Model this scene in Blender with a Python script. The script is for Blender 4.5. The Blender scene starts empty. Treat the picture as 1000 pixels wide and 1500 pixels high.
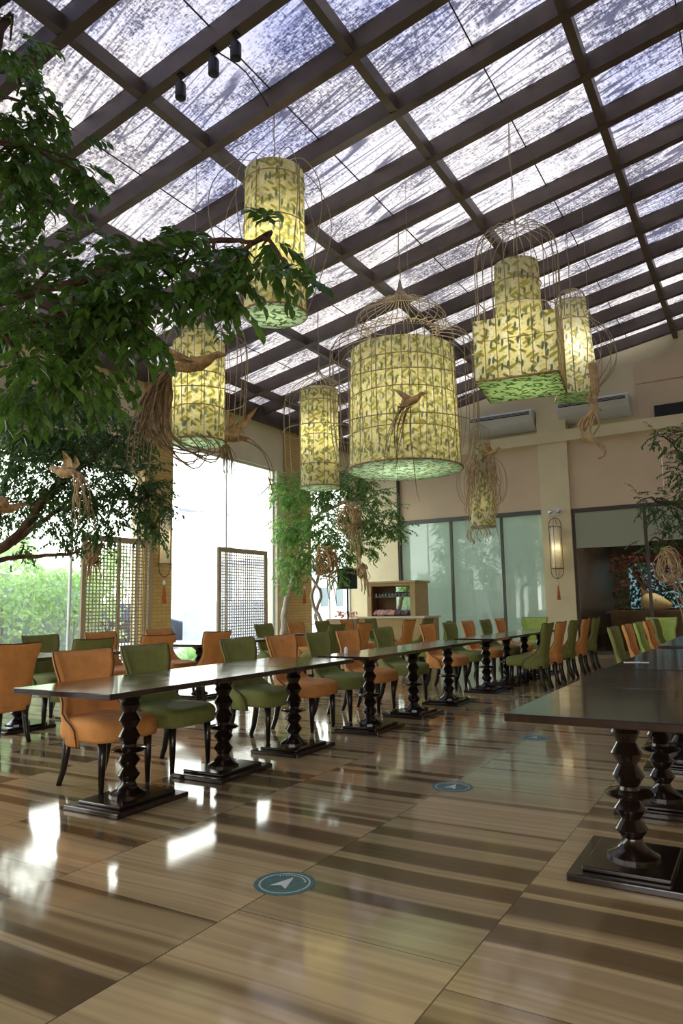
import bpy, math, random
from mathutils import Vector, Matrix
from math import sin, cos, pi, sqrt, floor
C = bpy.context.scene.collection
rnd = random.Random(7)

# ------------------------------------------------------------------ mesh builder
class MB:
    def __init__(s): s.v=[]; s.f=[]; s.uv=[]; s.mi=[]; s.sm=[]
    def add(s, vs, fs, uvs=None, mi=0, sm=False):
        o=len(s.v); s.v+= [tuple(v) for v in vs]
        for i,f in enumerate(fs):
            s.f.append(tuple(o+k for k in f)); s.mi.append(mi); s.sm.append(sm)
            s.uv.append(uvs[i] if uvs else None)
    def box(s, a, b, mi=0, rz=0, about=None):
        x0,y0,z0=a; x1,y1,z1=b
        vs=[(x0,y0,z0),(x1,y0,z0),(x1,y1,z0),(x0,y1,z0),(x0,y0,z1),(x1,y0,z1),(x1,y1,z1),(x0,y1,z1)]
        if rz:
            cx,cy = about or ((x0+x1)/2,(y0+y1)/2)
            vs=[(cx+(x-cx)*cos(rz)-(y-cy)*sin(rz), cy+(x-cx)*sin(rz)+(y-cy)*cos(rz), z) for x,y,z in vs]
        s.add(vs,[(3,2,1,0),(4,5,6,7),(0,1,5,4),(1,2,6,5),(2,3,7,6),(3,0,4,7)],mi=mi)
    def tube(s, pts, r, n=6, mi=0, cap=True, closed=False):
        P=[Vector(p) for p in pts]; m=len(P)
        R=r if isinstance(r,(list,tuple)) else [r]*m
        up=Vector((0.13,0.21,1)).normalized(); vs=[]; prev=None
        for i,p in enumerate(P):
            if closed: t=P[(i+1)%m]-P[i-1]
            else: t=P[min(i+1,m-1)]-P[max(i-1,0)]
            if t.length<1e-9: t=Vector((0,0,1))
            t.normalize()
            if prev is None:
                a=up if abs(t.dot(up))<.95 else Vector((1,0,0))
                u=t.cross(a).normalized()
            else:
                u=(prev-t*prev.dot(t))
                u=u.normalized() if u.length>1e-6 else t.orthogonal().normalized()
            prev=u; w=t.cross(u)
            for k in range(n):
                an=2*pi*k/n; vs.append(p+(u*cos(an)+w*sin(an))*R[i])
        fs=[]
        for i in range(m if closed else m-1):
            j=(i+1)%m
            for k in range(n):
                fs.append((i*n+k,i*n+(k+1)%n,j*n+(k+1)%n,j*n+k))
        if cap and not closed:
            fs.append(tuple(reversed(range(n)))); fs.append(tuple((m-1)*n+k for k in range(n)))
        s.add(vs,fs,mi=mi,sm=True)
    def lathe(s, prof, n=20, c=(0,0,0), mi=0, uv=False, cap=True, sm=True, ph=0):
        vs=[]; fs=[]; us=[]
        for r,z in prof:
            for k in range(n): 
                a=2*pi*k/n+ph; vs.append((c[0]+r*cos(a),c[1]+r*sin(a),c[2]+z))
        for i in range(len(prof)-1):
            for k in range(n):
                fs.append((i*n+k,i*n+(k+1)%n,(i+1)*n+(k+1)%n,(i+1)*n+k))
                R=max(prof[i][0],.05); a0=2*pi*k/n*R; a1=2*pi*(k+1)/n*R
                us.append([(a0,prof[i][1]),(a1,prof[i][1]),(a1,prof[i+1][1]),(a0,prof[i+1][1])])
        if cap:
            fs.append(tuple(reversed(range(n)))); us.append([(vs[k][0]-c[0],vs[k][1]-c[1]) for k in reversed(range(n))])
            o=(len(prof)-1)*n
            fs.append(tuple(o+k for k in range(n))); us.append([(vs[o+k][0]-c[0],vs[o+k][1]-c[1]) for k in range(n)])
        s.add(vs,fs,us if uv else None,mi=mi,sm=sm)
    def grid(s, fn, nu, nv, mi=0, sm=True, closeu=False, uvf=None):
        vs=[fn(i/(nu-1 if not closeu else nu),j/(nv-1)) for j in range(nv) for i in range(nu)]
        fs=[]; us=[]
        for j in range(nv-1):
            for i in range(nu if closeu else nu-1):
                i2=(i+1)%nu
                fs.append((j*nu+i,j*nu+i2,(j+1)*nu+i2,(j+1)*nu+i))
                if uvf: us.append([uvf(a/(nu-1),b/(nv-1)) for a,b in ((i,j),(i+1,j),(i+1,j+1),(i,j+1))])
        s.add(vs,fs,us if uvf else None,mi=mi,sm=sm)
    def build(s, name, mats, parent=None, loc=None, sharp=None, bevel=None):
        me=bpy.data.meshes.new(name); me.from_pydata(s.v,[],s.f)
        if not isinstance(mats,(list,tuple)): mats=[mats]
        for m in mats: me.materials.append(m)
        me.polygons.foreach_set('material_index',s.mi); me.polygons.foreach_set('use_smooth',s.sm)
        if any(u is not None for u in s.uv):
            L=me.uv_layers.new(name='UVMap').data; k=0
            for f,u in zip(s.f,s.uv):
                for q in range(len(f)):
                    if u is not None: L[k].uv=u[q]
                    k+=1
        if sharp: me.set_sharp_from_angle(angle=math.radians(sharp))
        me.validate(); me.update()
        o=bpy.data.objects.new(name,me); C.objects.link(o)
        if parent is not None: o.parent=parent
        if loc: o.location=loc
        if bevel:
            b=o.modifiers.new('bevel','BEVEL'); b.width=bevel; b.segments=2; b.limit_method='ANGLE'; b.angle_limit=math.radians(40)
        return o
def empty(name, loc=(0,0,0), rz=0):
    o=bpy.data.objects.new(name,None); C.objects.link(o); o.location=loc; o.rotation_euler=(0,0,rz); o.empty_display_size=.1
    return o
def tag(o, label=None, cat=None, group=None, kind=None):
    if label: o['label']=label
    if cat: o['category']=cat
    if group: o['group']=group
    if kind: o['kind']=kind
    return o
KIDS={}
def kids(o): return [c for c in bpy.data.objects if c.parent==o]
def copy_tree(o, parent=None, cache={}):
    c=o.copy(); C.objects.link(c); c.parent=parent
    if o.name not in cache: cache[o.name]=kids(o)
    for ch in cache[o.name]: copy_tree(ch,c)
    return c

# ------------------------------------------------------------------ materials
def newmat(name):
    m=bpy.data.materials.new(name); m.use_nodes=True; nt=m.node_tree; nt.nodes.clear()
    out=nt.nodes.new('ShaderNodeOutputMaterial'); return m,nt,out
class N:
    def __init__(s,nt): s.nt=nt
    def n(s,t,**k):
        d=s.nt.nodes.new(t)
        for a,b in k.items():
            if a.startswith('i_'): 
                key=a[2:]; key=int(key) if key.isdigit() else key.replace('_',' ')
                s.set(d,key,b)
            else: setattr(d,a,b)
        return d
    def set(s,d,key,b):
        if isinstance(b,bpy.types.NodeSocket): s.nt.links.new(b,d.inputs[key])
        else: d.inputs[key].default_value=b
    def math(s,op,a,b=0.0,c=None,clamp=False):
        d=s.nt.nodes.new('ShaderNodeMath'); d.operation=op; d.use_clamp=clamp
        s.set(d,0,a); s.set(d,1,b)
        if c is not None: s.set(d,2,c)
        return d.outputs[0]
    def mix(s,f,a,b):
        d=s.nt.nodes.new('ShaderNodeMix'); d.data_type='RGBA'
        s.set(d,'Factor',f)
        for i,v in ((6,a),(7,b)):
            if isinstance(v,bpy.types.NodeSocket): s.nt.links.new(v,d.inputs[i])
            else: d.inputs[i].default_value=(*v[:3],1)
        return d.outputs[2]
    def ramp(s,f,stops,interp='LINEAR'):
        d=s.nt.nodes.new('ShaderNodeValToRGB'); s.set(d,0,f); r=d.color_ramp; r.interpolation=interp
        while len(r.elements)>1: r.elements.remove(r.elements[-1])
        for i,(p,c) in enumerate(stops):
            e=r.elements[0] if i==0 else r.elements.new(p)
            e.position=p; e.color=(*c[:3],1) if hasattr(c,'__len__') else (c,c,c,1)
        return d.outputs[0]
    def noise(s,vec,scale=5,detail=2,rough=.5,dist=0,dim='3D',w=None):
        d=s.nt.nodes.new('ShaderNodeTexNoise'); d.noise_dimensions=dim
        if vec is not None: s.nt.links.new(vec,d.inputs['Vector'])
        if w is not None: s.set(d,'W',w)
        d.inputs['Scale'].default_value=scale; d.inputs['Detail'].default_value=detail; d.inputs['Roughness'].default_value=rough; d.inputs['Distortion'].default_value=dist
        return d.outputs[0]
    def mapv(s,vec,scale=(1,1,1),rot=(0,0,0),loc=(0,0,0)):
        d=s.nt.nodes.new('ShaderNodeMapping'); s.nt.links.new(vec,d.inputs[0])
        d.inputs['Scale'].default_value=scale; d.inputs['Rotation'].default_value=rot; d.inputs['Location'].default_value=loc
        return d.outputs[0]
    def pos(s): return s.n('ShaderNodeNewGeometry').outputs['Position']
    def obj(s): return s.n('ShaderNodeTexCoord').outputs['Object']
    def uv(s): return s.n('ShaderNodeTexCoord').outputs['UV']
    def bump(s,h,st=.2,dist=.01):
        d=s.nt.nodes.new('ShaderNodeBump'); s.set(d,'Height',h); d.inputs['Strength'].default_value=st; d.inputs['Distance'].default_value=dist
        return d.outputs[0]
def pbr(name,col,rough=.5,spec=.5,metal=0,noise=None,bump=None,coat=0,trans=0):
    m,nt,out=newmat(name); k=N(nt); b=k.n('ShaderNodeBsdfPrincipled')
    c=(*col,1)
    if noise:
        sc,amt=noise[:2]; stretch=noise[2] if len(noise)>2 else (1,1,1)
        nz=k.noise(k.mapv(k.obj(),scale=stretch),sc,3,.6)
        f=k.ramp(nz,[(.3,0.0),(.7,1.0)])
        c=k.mix(f,tuple(v*(1-amt) for v in col),tuple(min(1,v*(1+amt)) for v in col))
    k.set(b,'Base Color',c); k.set(b,'Roughness',rough); k.set(b,'Specular IOR Level',spec); k.set(b,'Metallic',metal); k.set(b,'Coat Weight',coat)
    if bump: k.set(b,'Normal',k.bump(k.noise(k.obj(),bump[0],3),bump[1]))
    sh=b.outputs[0]
    if trans:
        t=k.n('ShaderNodeBsdfTranslucent'); k.set(t,'Color',c)
        mx=k.n('ShaderNodeMixShader'); k.set(mx,0,trans); nt.links.new(sh,mx.inputs[1]); nt.links.new(t.outputs[0],mx.inputs[2]); sh=mx.outputs[0]
    nt.links.new(sh,out.inputs[0]); return m
M={}
M['orange']=pbr('orange_velvet',(.70,.32,.10),.75,.25,noise=(9,.12),bump=(300,.15))
M['green']=pbr('olive_velvet',(.215,.235,.07),.75,.25,noise=(9,.12),bump=(300,.15))
M['lime']=pbr('lime_velvet',(.38,.50,.12),.75,.25,noise=(9,.12),bump=(300,.15))
M['piping']=pbr('dark_piping',(.09,.045,.02),.6)
M['legwood']=pbr('dark_leg_wood',(.012,.007,.005),.3,.5,coat=.3)
M['tablewood']=pbr('espresso_table_wood',(.012,.006,.004),.2,.5,coat=.4,noise=(6,.3,(1,12,1)))
def tabletop_mat():
    m,nt,out=newmat('polished_tabletop_wood'); k=N(nt); b=k.n('ShaderNodeBsdfPrincipled')
    nz=k.noise(k.mapv(k.pos(),scale=(14,1.2,1)),2.2,5,.65)
    c=k.ramp(nz,[(.3,(.010,.005,.003)),(.55,(.022,.010,.006)),(.75,(.040,.019,.010))])
    k.set(b,'Base Color',c); k.set(b,'Roughness',k.ramp(k.noise(k.pos(),7,3),[(.3,.13),(.7,.22)])); k.set(b,'Coat Weight',.5); k.set(b,'Coat Roughness',.08)
    nt.links.new(b.outputs[0],out.inputs[0]); return m
M['tabletop']=tabletop_mat()
M['beam']=pbr('dark_brown_steel',(.088,.064,.050),.45,.4,noise=(3,.25))
M['cream']=pbr('cream_plaster',(.72,.64,.40),.8,.2,noise=(1.5,.05))
M['creamlight']=pbr('pale_cream_plaster',(.74,.66,.46),.8,.2,noise=(1.5,.05))
M['pink']=pbr('pinkish_tan_panel',(.66,.53,.35),.75,.2,noise=(1.2,.05))
M['frame']=pbr('grey_green_aluminium',(.10,.11,.09),.4,.5)
M['bronze']=pbr('bronze_frame',(.06,.045,.032),.4,.5)
M['white']=pbr('white_plastic',(.75,.76,.74),.4,.4)
M['acgrey']=pbr('ac_grey_plastic',(.62,.64,.60),.45,.4)
M['black']=pbr('matte_black',(.012,.012,.013),.5,.4)
M['chrome']=pbr('chrome',(.7,.7,.7),.2,.5,metal=1)
M['wire']=pbr('antique_wire',(.42,.34,.22),.5,.4)
M['husk']=pbr('dried_husk',(.44,.29,.14),.85,.2,noise=(14,.5),bump=(60,.5))
M['vine']=pbr('dried_vine',(.29,.20,.11),.8,.2,noise=(10,.45),bump=(80,.4))
M['vinelight']=pbr('pale_dried_vine',(.50,.36,.19),.7,.3,noise=(10,.35),bump=(80,.4))
M['bark']=pbr('tree_bark',(.11,.065,.04),.85,.2,noise=(12,.5,(1,1,.25)),bump=(50,.6))
M['barkpale']=pbr('pale_twisted_bark',(.42,.36,.28),.85,.2,noise=(12,.4,(1,1,.25)),bump=(50,.6))
M['screen']=pbr('khaki_painted_lattice',(.50,.43,.28),.6,.3)
M['cabinet']=pbr('tan_cabinet_wood',(.52,.37,.17),.55,.3,noise=(8,.15,(6,6,.6)))
M['cabinetin']=pbr('brown_cabinet_interior',(.15,.07,.035),.5,.3)
M['creamtop']=pbr('cream_counter',(.75,.68,.50),.5,.3)
M['tassel']=pbr('rust_tassel',(.50,.14,.05),.8,.2)
M['pinkcloth']=pbr('pink_napkin',(.75,.45,.36),.8,.2)
M['blanket']=pbr('grey_cloth',(.20,.17,.18),.8,.2)
M['cable']=pbr('black_cable',(.02,.018,.016),.6)
def leafmat(name,c0,c1,tr=.35,rough=.35):
    m,nt,out=newmat(name); k=N(nt); b=k.n('ShaderNodeBsdfPrincipled')
    f=k.ramp(k.noise(k.obj(),6,4,.7),[(.32,0.),(.68,1.)])
    c=k.mix(f,c0,c1); k.set(b,'Base Color',c); k.set(b,'Roughness',rough); k.set(b,'Specular IOR Level',.5)
    t=k.n('ShaderNodeBsdfTranslucent'); k.set(t,'Color',k.mix(f,tuple(v*1.6 for v in c0),tuple(v*1.7 for v in c1)))
    mx=k.n('ShaderNodeMixShader'); k.set(mx,0,tr); nt.links.new(b.outputs[0],mx.inputs[1]); nt.links.new(t.outputs[0],mx.inputs[2])
    nt.links.new(mx.outputs[0],out.inputs[0]); return m
M['leaf']=leafmat('ficus_leaf',(.04,.10,.015),(.13,.25,.04))
M['leaf2']=leafmat('dark_ficus_leaf',(.03,.08,.02),(.09,.18,.045))
M['leaf3']=leafmat('fresh_green_leaf',(.06,.16,.03),(.22,.38,.08),.45)
M['hedge']=leafmat('outdoor_vine_leaf',(.30,.46,.20),(.66,.76,.45),.5,.6)
M['redleaf']=leafmat('dark_red_leaf',(.06,.012,.012),(.16,.03,.025),.3)

def floor_mat():
    m,nt,out=newmat('veined_marble_tiles'); k=N(nt); b=k.n('ShaderNodeBsdfPrincipled')
    p=k.pos(); sep=k.n('ShaderNodeSeparateXYZ'); nt.links.new(p,sep.inputs[0]); x,y=sep.outputs[0],sep.outputs[1]
    xs=k.math('DIVIDE',k.math('ADD',x,.99+9.65),.965); xi=k.math('FLOOR',xs); xf=k.math('FRACT',xs)
    wn=k.n('ShaderNodeTexWhiteNoise',noise_dimensions='1D'); nt.links.new(xi,wn.inputs['W']); r1=wn.outputs[0]
    ys=k.math('DIVIDE',k.math('ADD',y,k.math('MULTIPLY',r1,.9)),1.45); yi=k.math('FLOOR',ys); yf=k.math('FRACT',ys)
    wn2=k.n('ShaderNodeTexWhiteNoise',noise_dimensions='2D'); cmb=k.n('ShaderNodeCombineXYZ'); nt.links.new(xi,cmb.inputs[0]); nt.links.new(yi,cmb.inputs[1]); nt.links.new(cmb.outputs[0],wn2.inputs['Vector']); r2=wn2.outputs[0]
    # broad bands running along x, different in each slab
    wob=k.math('MULTIPLY',k.math('SUBTRACT',k.noise(p,.8,1),.5),.10)
    w=k.math('ADD',k.math('ADD',y,wob),k.math('MULTIPLY',r2,37.0))
    band=k.noise(None,3.4,1.6,.55,dim='1D',w=w)
    col=k.ramp(band,[(.0,(0.150,0.103,0.054)),(.35,(0.180,0.124,0.065)),(.385,(0.400,0.294,0.158)),(.47,(0.540,0.412,0.233)),(.51,(0.430,0.319,0.177)),(.55,(0.580,0.443,0.251)),(.61,(0.500,0.376,0.205)),(.64,(0.250,0.175,0.093)),(.72,(0.190,0.129,0.067))])
    # fine grain
    cm=k.n('ShaderNodeCombineXYZ'); k.set(cm,0,k.math('MULTIPLY',x,.9)); k.set(cm,1,k.math('MULTIPLY',w,42.)); k.set(cm,2,r2)
    g=k.noise(cm.outputs[0],1.0,4,.7)
    g2=k.ramp(g,[(.25,.84),(.5,1.0),(.75,1.10)])
    d=nt.nodes.new('ShaderNodeMix'); d.data_type='RGBA'; d.blend_type='MULTIPLY'; d.inputs[0].default_value=1; nt.links.new(col,d.inputs[6]); nt.links.new(g2,d.inputs[7]); col=d.outputs[2]
    tone=k.math('ADD',.86,k.math('MULTIPLY',r2,.26))
    d=nt.nodes.new('ShaderNodeMix'); d.data_type='RGBA'; d.blend_type='MULTIPLY'; d.inputs[0].default_value=1; nt.links.new(col,d.inputs[6]); nt.links.new(tone,d.inputs[7]); col=d.outputs[2]
    ex=k.math('MINIMUM',xf,k.math('SUBTRACT',1.,xf)); ey=k.math('MINIMUM',yf,k.math('SUBTRACT',1.,yf))
    gx=k.math('LESS_THAN',ex,.0028); gy=k.math('LESS_THAN',ey,.0014); gr=k.math('MAXIMUM',gx,gy)
    col=k.mix(gr,col,(.10,.075,.05))
    k.set(b,'Base Color',col); rg=k.ramp(k.noise(p,2.5,4,.6),[(.3,.055),(.7,.10)])
    k.set(b,'Roughness',rg); k.set(b,'Specular IOR Level',.75)
    nrm=k.bump(k.math('ADD',k.math('MULTIPLY',gr,-.6),k.noise(p,1.7,2)),.05,.02); k.set(b,'Normal',nrm)
    nt.links.new(b.outputs[0],out.inputs[0]); return m
M['floor']=floor_mat()

def cloth_roof_mat():
    m,nt,out=newmat('shade_netting_over_sheet'); k=N(nt); p=k.pos()
    p2=k.mapv(p,rot=(0,0,.10))
    # loose weave: speckle stretched along x
    wv=k.noise(k.mapv(p2,scale=(15,42,1)),1.0,3,.75)
    wv2=k.noise(k.mapv(p2,scale=(45,16,1)),1.0,2,.6)
    weave=k.math('ADD',k.math('MULTIPLY',wv,.65),k.math('MULTIPLY',wv2,.35))
    dens=k.ramp(k.noise(p,.75,3,.6),[(.38,.40),(.62,.535)])
    lines=k.noise(k.mapv(p2,scale=(.35,7,1)),1.0,3,.55,.2)
    lift=k.math('MULTIPLY',k.math('SUBTRACT',k.ramp(lines,[(.3,.0),(.7,1.)]),.5),.10)
    th=k.math('ADD',dens,lift)
    open_=k.math('MULTIPLY_ADD',k.math('SUBTRACT',weave,th),6.,.5,clamp=True)
    # long wrinkles / overlaps
    wr=k.noise(k.mapv(k.mapv(p2,rot=(0,0,.10)),scale=(.20,2.9,1)),1.0,1.5,.4,.12)
    rid=k.math('ABSOLUTE',k.math('SUBTRACT',k.math('FRACT',k.math('MULTIPLY',wr,9.)),.5))
    msk=k.ramp(k.noise(p,.6,1),[(.36,0.),(.50,1.)])
    w2=k.math('MULTIPLY',k.ramp(rid,[(.06,1.),(.13,0.)]),msk)
    T=k.math('MULTIPLY',open_,k.math('SUBTRACT',1.,k.math('MULTIPLY',w2,.9)))
    col=k.mix(T,(.024,.024,.033),(.176,.172,.176))
    tr=k.n('ShaderNodeBsdfTransparent'); k.set(tr,'Color',col)
    df=k.n('ShaderNodeBsdfDiffuse'); k.set(df,'Color',(.10,.10,.11,1))
    mx=k.n('ShaderNodeMixShader'); k.set(mx,0,.06); nt.links.new(tr.outputs[0],mx.inputs[1]); nt.links.new(df.outputs[0],mx.inputs[2])
    nt.links.new(mx.outputs[0],out.inputs[0]); return m
M['roofcloth']=cloth_roof_mat()
def clearmat(name,tcol,gl=.08,rough=.02):
    m,nt,out=newmat(name); k=N(nt)
    tr=k.n('ShaderNodeBsdfTransparent'); k.set(tr,'Color',(*tcol,1)); g=k.n('ShaderNodeBsdfGlossy'); k.set(g,'Roughness',rough)
    lw=k.n('ShaderNodeLayerWeight'); k.set(lw,'Blend',.5); fr=k.math('POWER',lw.outputs['Facing'],4.0)
    mx=k.n('ShaderNodeMixShader'); nt.links.new(k.math('MULTIPLY_ADD',fr,1-gl,gl,clamp=True),mx.inputs[0]); nt.links.new(tr.outputs[0],mx.inputs[1]); nt.links.new(g.outputs[0],mx.inputs[2])
    nt.links.new(mx.outputs[0],out.inputs[0]); return m
M['glass']=clearmat('clear_window_glass',(.90,.95,.93),.05)
M['darkglass']=clearmat('tinted_glass',(.85,.9,.88),.03)
M['glintglass']=clearmat('blue_glint_glass',(.17,.24,.28),.03)
M['drinkglass']=clearmat('drinking_glass',(.8,.84,.86),.2,.1)
def blind_mat(name,col,tr,gloss):
    m,nt,out=newmat(name); k=N(nt); p=k.pos()
    c=k.mix(k.noise(k.mapv(p,scale=(3,3,.4)),1.,3),tuple(v*.93 for v in col),col)
    d=k.n('ShaderNodeBsdfPrincipled'); k.set(d,'Base Color',c); k.set(d,'Roughness',.75); k.set(d,'Specular IOR Level',.2)
    t=k.n('ShaderNodeBsdfTranslucent'); k.set(t,'Color',c)
    mx=k.n('ShaderNodeMixShader'); k.set(mx,0,tr); nt.links.new(d.outputs[0],mx.inputs[1]); nt.links.new(t.outputs[0],mx.inputs[2])
    nt.links.new(mx.outputs[0],out.inputs[0]); return m
M['blind']=blind_mat('pale_green_roller_blind',(.56,.62,.54),.38,.1)
M['blind2']=blind_mat('grey_green_roller_blind',(.42,.45,.33),.15,.1)
M['blindcream']=blind_mat('cream_roller_blind',(.74,.66,.46),.10,.1)
def tile_mat():
    m,nt,out=newmat('yellow_strip_tiles'); k=N(nt); b=k.n('ShaderNodeBsdfPrincipled'); p=k.pos()
    sep=k.n('ShaderNodeSeparateXYZ'); nt.links.new(p,sep.inputs[0]); z=sep.outputs[2]
    h=k.math('ADD',sep.outputs[0],sep.outputs[1])
    cm=k.n('ShaderNodeCombineXYZ'); nt.links.new(h,cm.inputs[0]); nt.links.new(z,cm.inputs[1])
    br=k.n('ShaderNodeTexBrick'); nt.links.new(cm.outputs[0],br.inputs[0]); k.set(br,'Scale',1.0); k.set(br,'Brick Width',.24); k.set(br,'Row Height',.07); k.set(br,'Mortar Size',.004)
    k.set(br,'Color1',(.62,.43,.14,1)); k.set(br,'Color2',(.52,.36,.12,1)); k.set(br,'Mortar',(.30,.20,.08,1))
    k.set(b,'Base Color',br.outputs[0]); k.set(b,'Roughness',.45); nt.links.new(b.outputs[0],out.inputs[0]); return m
M['tile']=tile_mat()
def fabric_mat(name,base,base2,leafc,birdc,tr,rev=False):
    m,nt,out=newmat(name); k=N(nt); u=k.uv()
    def layer(sx,sy,rot,thr,loc=(0,0,0)):
        mp=k.mapv(k.mapv(u,rot=(0,0,rot),loc=loc),scale=(sx,sy,1))
        v=k.n('ShaderNodeTexVoronoi',voronoi_dimensions='2D'); nt.links.new(mp,v.inputs['Vector']); k.set(v,'Scale',1.0); k.set(v,'Randomness',.75)
        return k.ramp(v.outputs['Distance'],[(thr,1.),(thr+.06,0.)])
    l1=layer(4.0,12.5,-.55,.21); l2=layer(4.4,12,.6,.16,(3.3,1.7,0)); l3=layer(12.5,4.0,.12,.15,(.5,.9,0)); l4=layer(17,17,.3,.2,(5,5,0))
    sp=k.n('ShaderNodeSeparateXYZ'); nt.links.new(u,sp.inputs[0])
    st=k.math('SINE',k.math('MULTIPLY',sp.outputs[0],2*pi/.16))
    bs=k.mix(k.ramp(st,[(.35,0.),(.65,1.)]),base,base2)
    c=k.mix(l1,bs,leafc); c=k.mix(l2,c,tuple(v*.8 for v in leafc)); c=k.mix(k.math('MULTIPLY',l4,.5),c,(.66,.60,.22)); c=k.mix(l3,c,birdc)
    d=k.n('ShaderNodeBsdfPrincipled'); k.set(d,'Base Color',c); k.set(d,'Roughness',.8); k.set(d,'Specular IOR Level',.15)
    t=k.n('ShaderNodeBsdfTranslucent'); k.set(t,'Color',c)
    mx=k.n('ShaderNodeMixShader'); k.set(mx,0,tr); nt.links.new(d.outputs[0],mx.inputs[1]); nt.links.new(t.outputs[0],mx.inputs[2])
    nt.links.new(mx.outputs[0],out.inputs[0]); return m
M['fabric']=fabric_mat('bird_and_leaf_print_fabric',(.84,.81,.56),(.86,.85,.72),(.52,.51,.19),(.25,.31,.24),.5)
M['fabbase']=fabric_mat('printed_base_panel',(.74,.88,.80),(.70,.86,.78),(.30,.45,.25),(.20,.34,.26),.7)
M['fabbaseg']=fabric_mat('green_printed_base_panel',(.50,.64,.42),(.48,.61,.41),(.22,.34,.16),(.16,.28,.16),.6)
M['plainfab']=pbr('plain_cream_fabric',(.52,.47,.30),.85,.1,trans=.3)
def sticker_mat():
    m,nt,out=newmat('teal_floor_vinyl'); k=N(nt); b=k.n('ShaderNodeBsdfPrincipled'); o=k.obj()
    ln=k.n('ShaderNodeVectorMath',operation='LENGTH'); nt.links.new(o,ln.inputs[0]); r=ln.outputs['Value']
    ring=k.math('MULTIPLY',k.math('GREATER_THAN',r,.108),k.math('LESS_THAN',r,.116))
    c=k.mix(k.ramp(k.noise(o,30,4,.7),[(.35,0.),(.65,1.)]),(.03,.12,.12),(.09,.22,.22))
    c=k.mix(ring,c,(.55,.70,.70)); k.set(b,'Base Color',c); k.set(b,'Roughness',.35); nt.links.new(b.outputs[0],out.inputs[0]); return m
M['sticker']=sticker_mat()
M['stickwhite']=pbr('white_vinyl',(.75,.78,.78),.4)
M['ground']=pbr('pale_pavement',(.42,.40,.36),.9,noise=(2,.1))
M['fence']=pbr('grey_boundary_wall',(.42,.45,.50),.9,noise=(2,.1))
M['bld']=pbr('pale_building',(.75,.76,.78),.9)
M['pole']=pbr('galvanised_pole',(.45,.48,.53),.6)
M['carpaint']=pbr('blue_grey_car_paint',(.02,.04,.07),.3,.5,coat=.3)
M['carglass']=pbr('dark_car_glass',(.03,.04,.05),.1)
M['skull']=pbr('carved_pale_wood',(.55,.42,.24),.6,noise=(5,.2))
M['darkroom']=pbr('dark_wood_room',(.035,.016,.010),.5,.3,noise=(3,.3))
M['bluewin']=pbr('blue_grey_panel',(.05,.10,.13),.3)
M['mirror']=pbr('mirror_glass',(.85,.9,.9),.03,metal=1)
M['lampshade']=pbr('cream_sconce_glass',(.80,.74,.55),.5,trans=.3,noise=(18,.12))

# ------------------------------------------------------------------ world
w=bpy.data.worlds.new('sky'); bpy.context.scene.world=w; w.use_nodes=True; nt=w.node_tree; nt.nodes.clear(); k=N(nt)
out=nt.nodes.new('ShaderNodeOutputWorld'); bg=nt.nodes.new('ShaderNodeBackground')
tc=k.n('ShaderNodeTexCoord').outputs['Generated']; sp=k.n('ShaderNodeSeparateXYZ'); nt.links.new(tc,sp.inputs[0])
cloud=k.noise(k.mapv(tc,scale=(1.6,1.6,2.2)),1.7,4,.55)
f=k.math('ADD',k.math('MULTIPLY',sp.outputs[2],1.1),k.math('MULTIPLY',k.math('SUBTRACT',cloud,.5),1.6))
sky=k.ramp(f,[(.45,(1.0,.95,.90)),(.68,(.92,.90,.95)),(.95,(.50,.58,1.0))])
nt.links.new(sky,bg.inputs[0]); bg.inputs[1].default_value=4.6
nt.links.new(bg.outputs[0],out.inputs[0])

# ------------------------------------------------------------------ setting
XL=-9.97; YB=17.5; Z0=5.74; SL=.18
def zr(x): return Z0+SL*(x-XL)
fl=MB(); fl.box((XL-.3,-3.2,-.2),(4.6,YB+.4,0)); tag(fl.build('floor',M['floor']),kind='structure')
XR=1.35
c=MB(); c.add([(XL-.35,-3.2,zr(XL-.35)+.24),(XR,-3.2,zr(XR)+.24),(XR,YB+.4,zr(XR)+.24),(XL-.35,YB+.4,zr(XL-.35)+.24)],[(0,1,2,3)])
ceil=tag(c.build('ceiling',M['roofcloth']),kind='structure')
# solid soffit out of view right and near, added to darken those sides
c=MB(); c.box((XR,-3.2,zr(XR)),(4.6,YB+.4,zr(XR)+.3)); c.box((XL-.1,-3.2,5.3),(XR,2.6,5.5));  c.box((XL-.35,-3.3,zr(XR)-.3),(XR,-3.2,zr(XR)+.4))
c.build('shading_soffit',M['darkroom'],ceil)
def beam_x(y,name='rafter'):
    b=MB(); x0,x1=XL+.02,XR; w_=.06; d=.25
    vs=[(x0,y-w_,zr(x0)),(x1,y-w_,zr(x1)),(x1,y+w_,zr(x1)),(x0,y+w_,zr(x0)),(x0,y-w_,zr(x0)+d),(x1,y-w_,zr(x1)+d),(x1,y+w_,zr(x1)+d),(x0,y+w_,zr(x0)+d)]
    b.add(vs,[(3,2,1,0),(4,5,6,7),(0,1,5,4),(1,2,6,5),(2,3,7,6),(3,0,4,7)]); b.build(name,M['beam'],ceil)
RY=[2.92,3.95,4.95,5.97,7.0,8.03,9.06,10.1,11.13,12.2,13.25,14.3,15.3,16.35,17.3]
for y in [-2.2,-1.2,-.17,.86,1.89]+RY: beam_x(y)
for x in (-9.25,-7.28,-5.26,-3.28,-1.31,.68):
    b=MB(); b.box((x-.05,-3.2,zr(x)+.01),(x+.05,YB+.3,zr(x)+.18)); b.build('purlin',M['beam'],ceil)
for x in (-8.3,-6.3,-4.3,-2.28,-.3):
    b=MB(); b.box((x-.02,-3.2,zr(x)+.225),(x-.006,YB+.3,zr(x)+.235)); b.build('sheet_joint',M['cable'],ceil)
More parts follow.
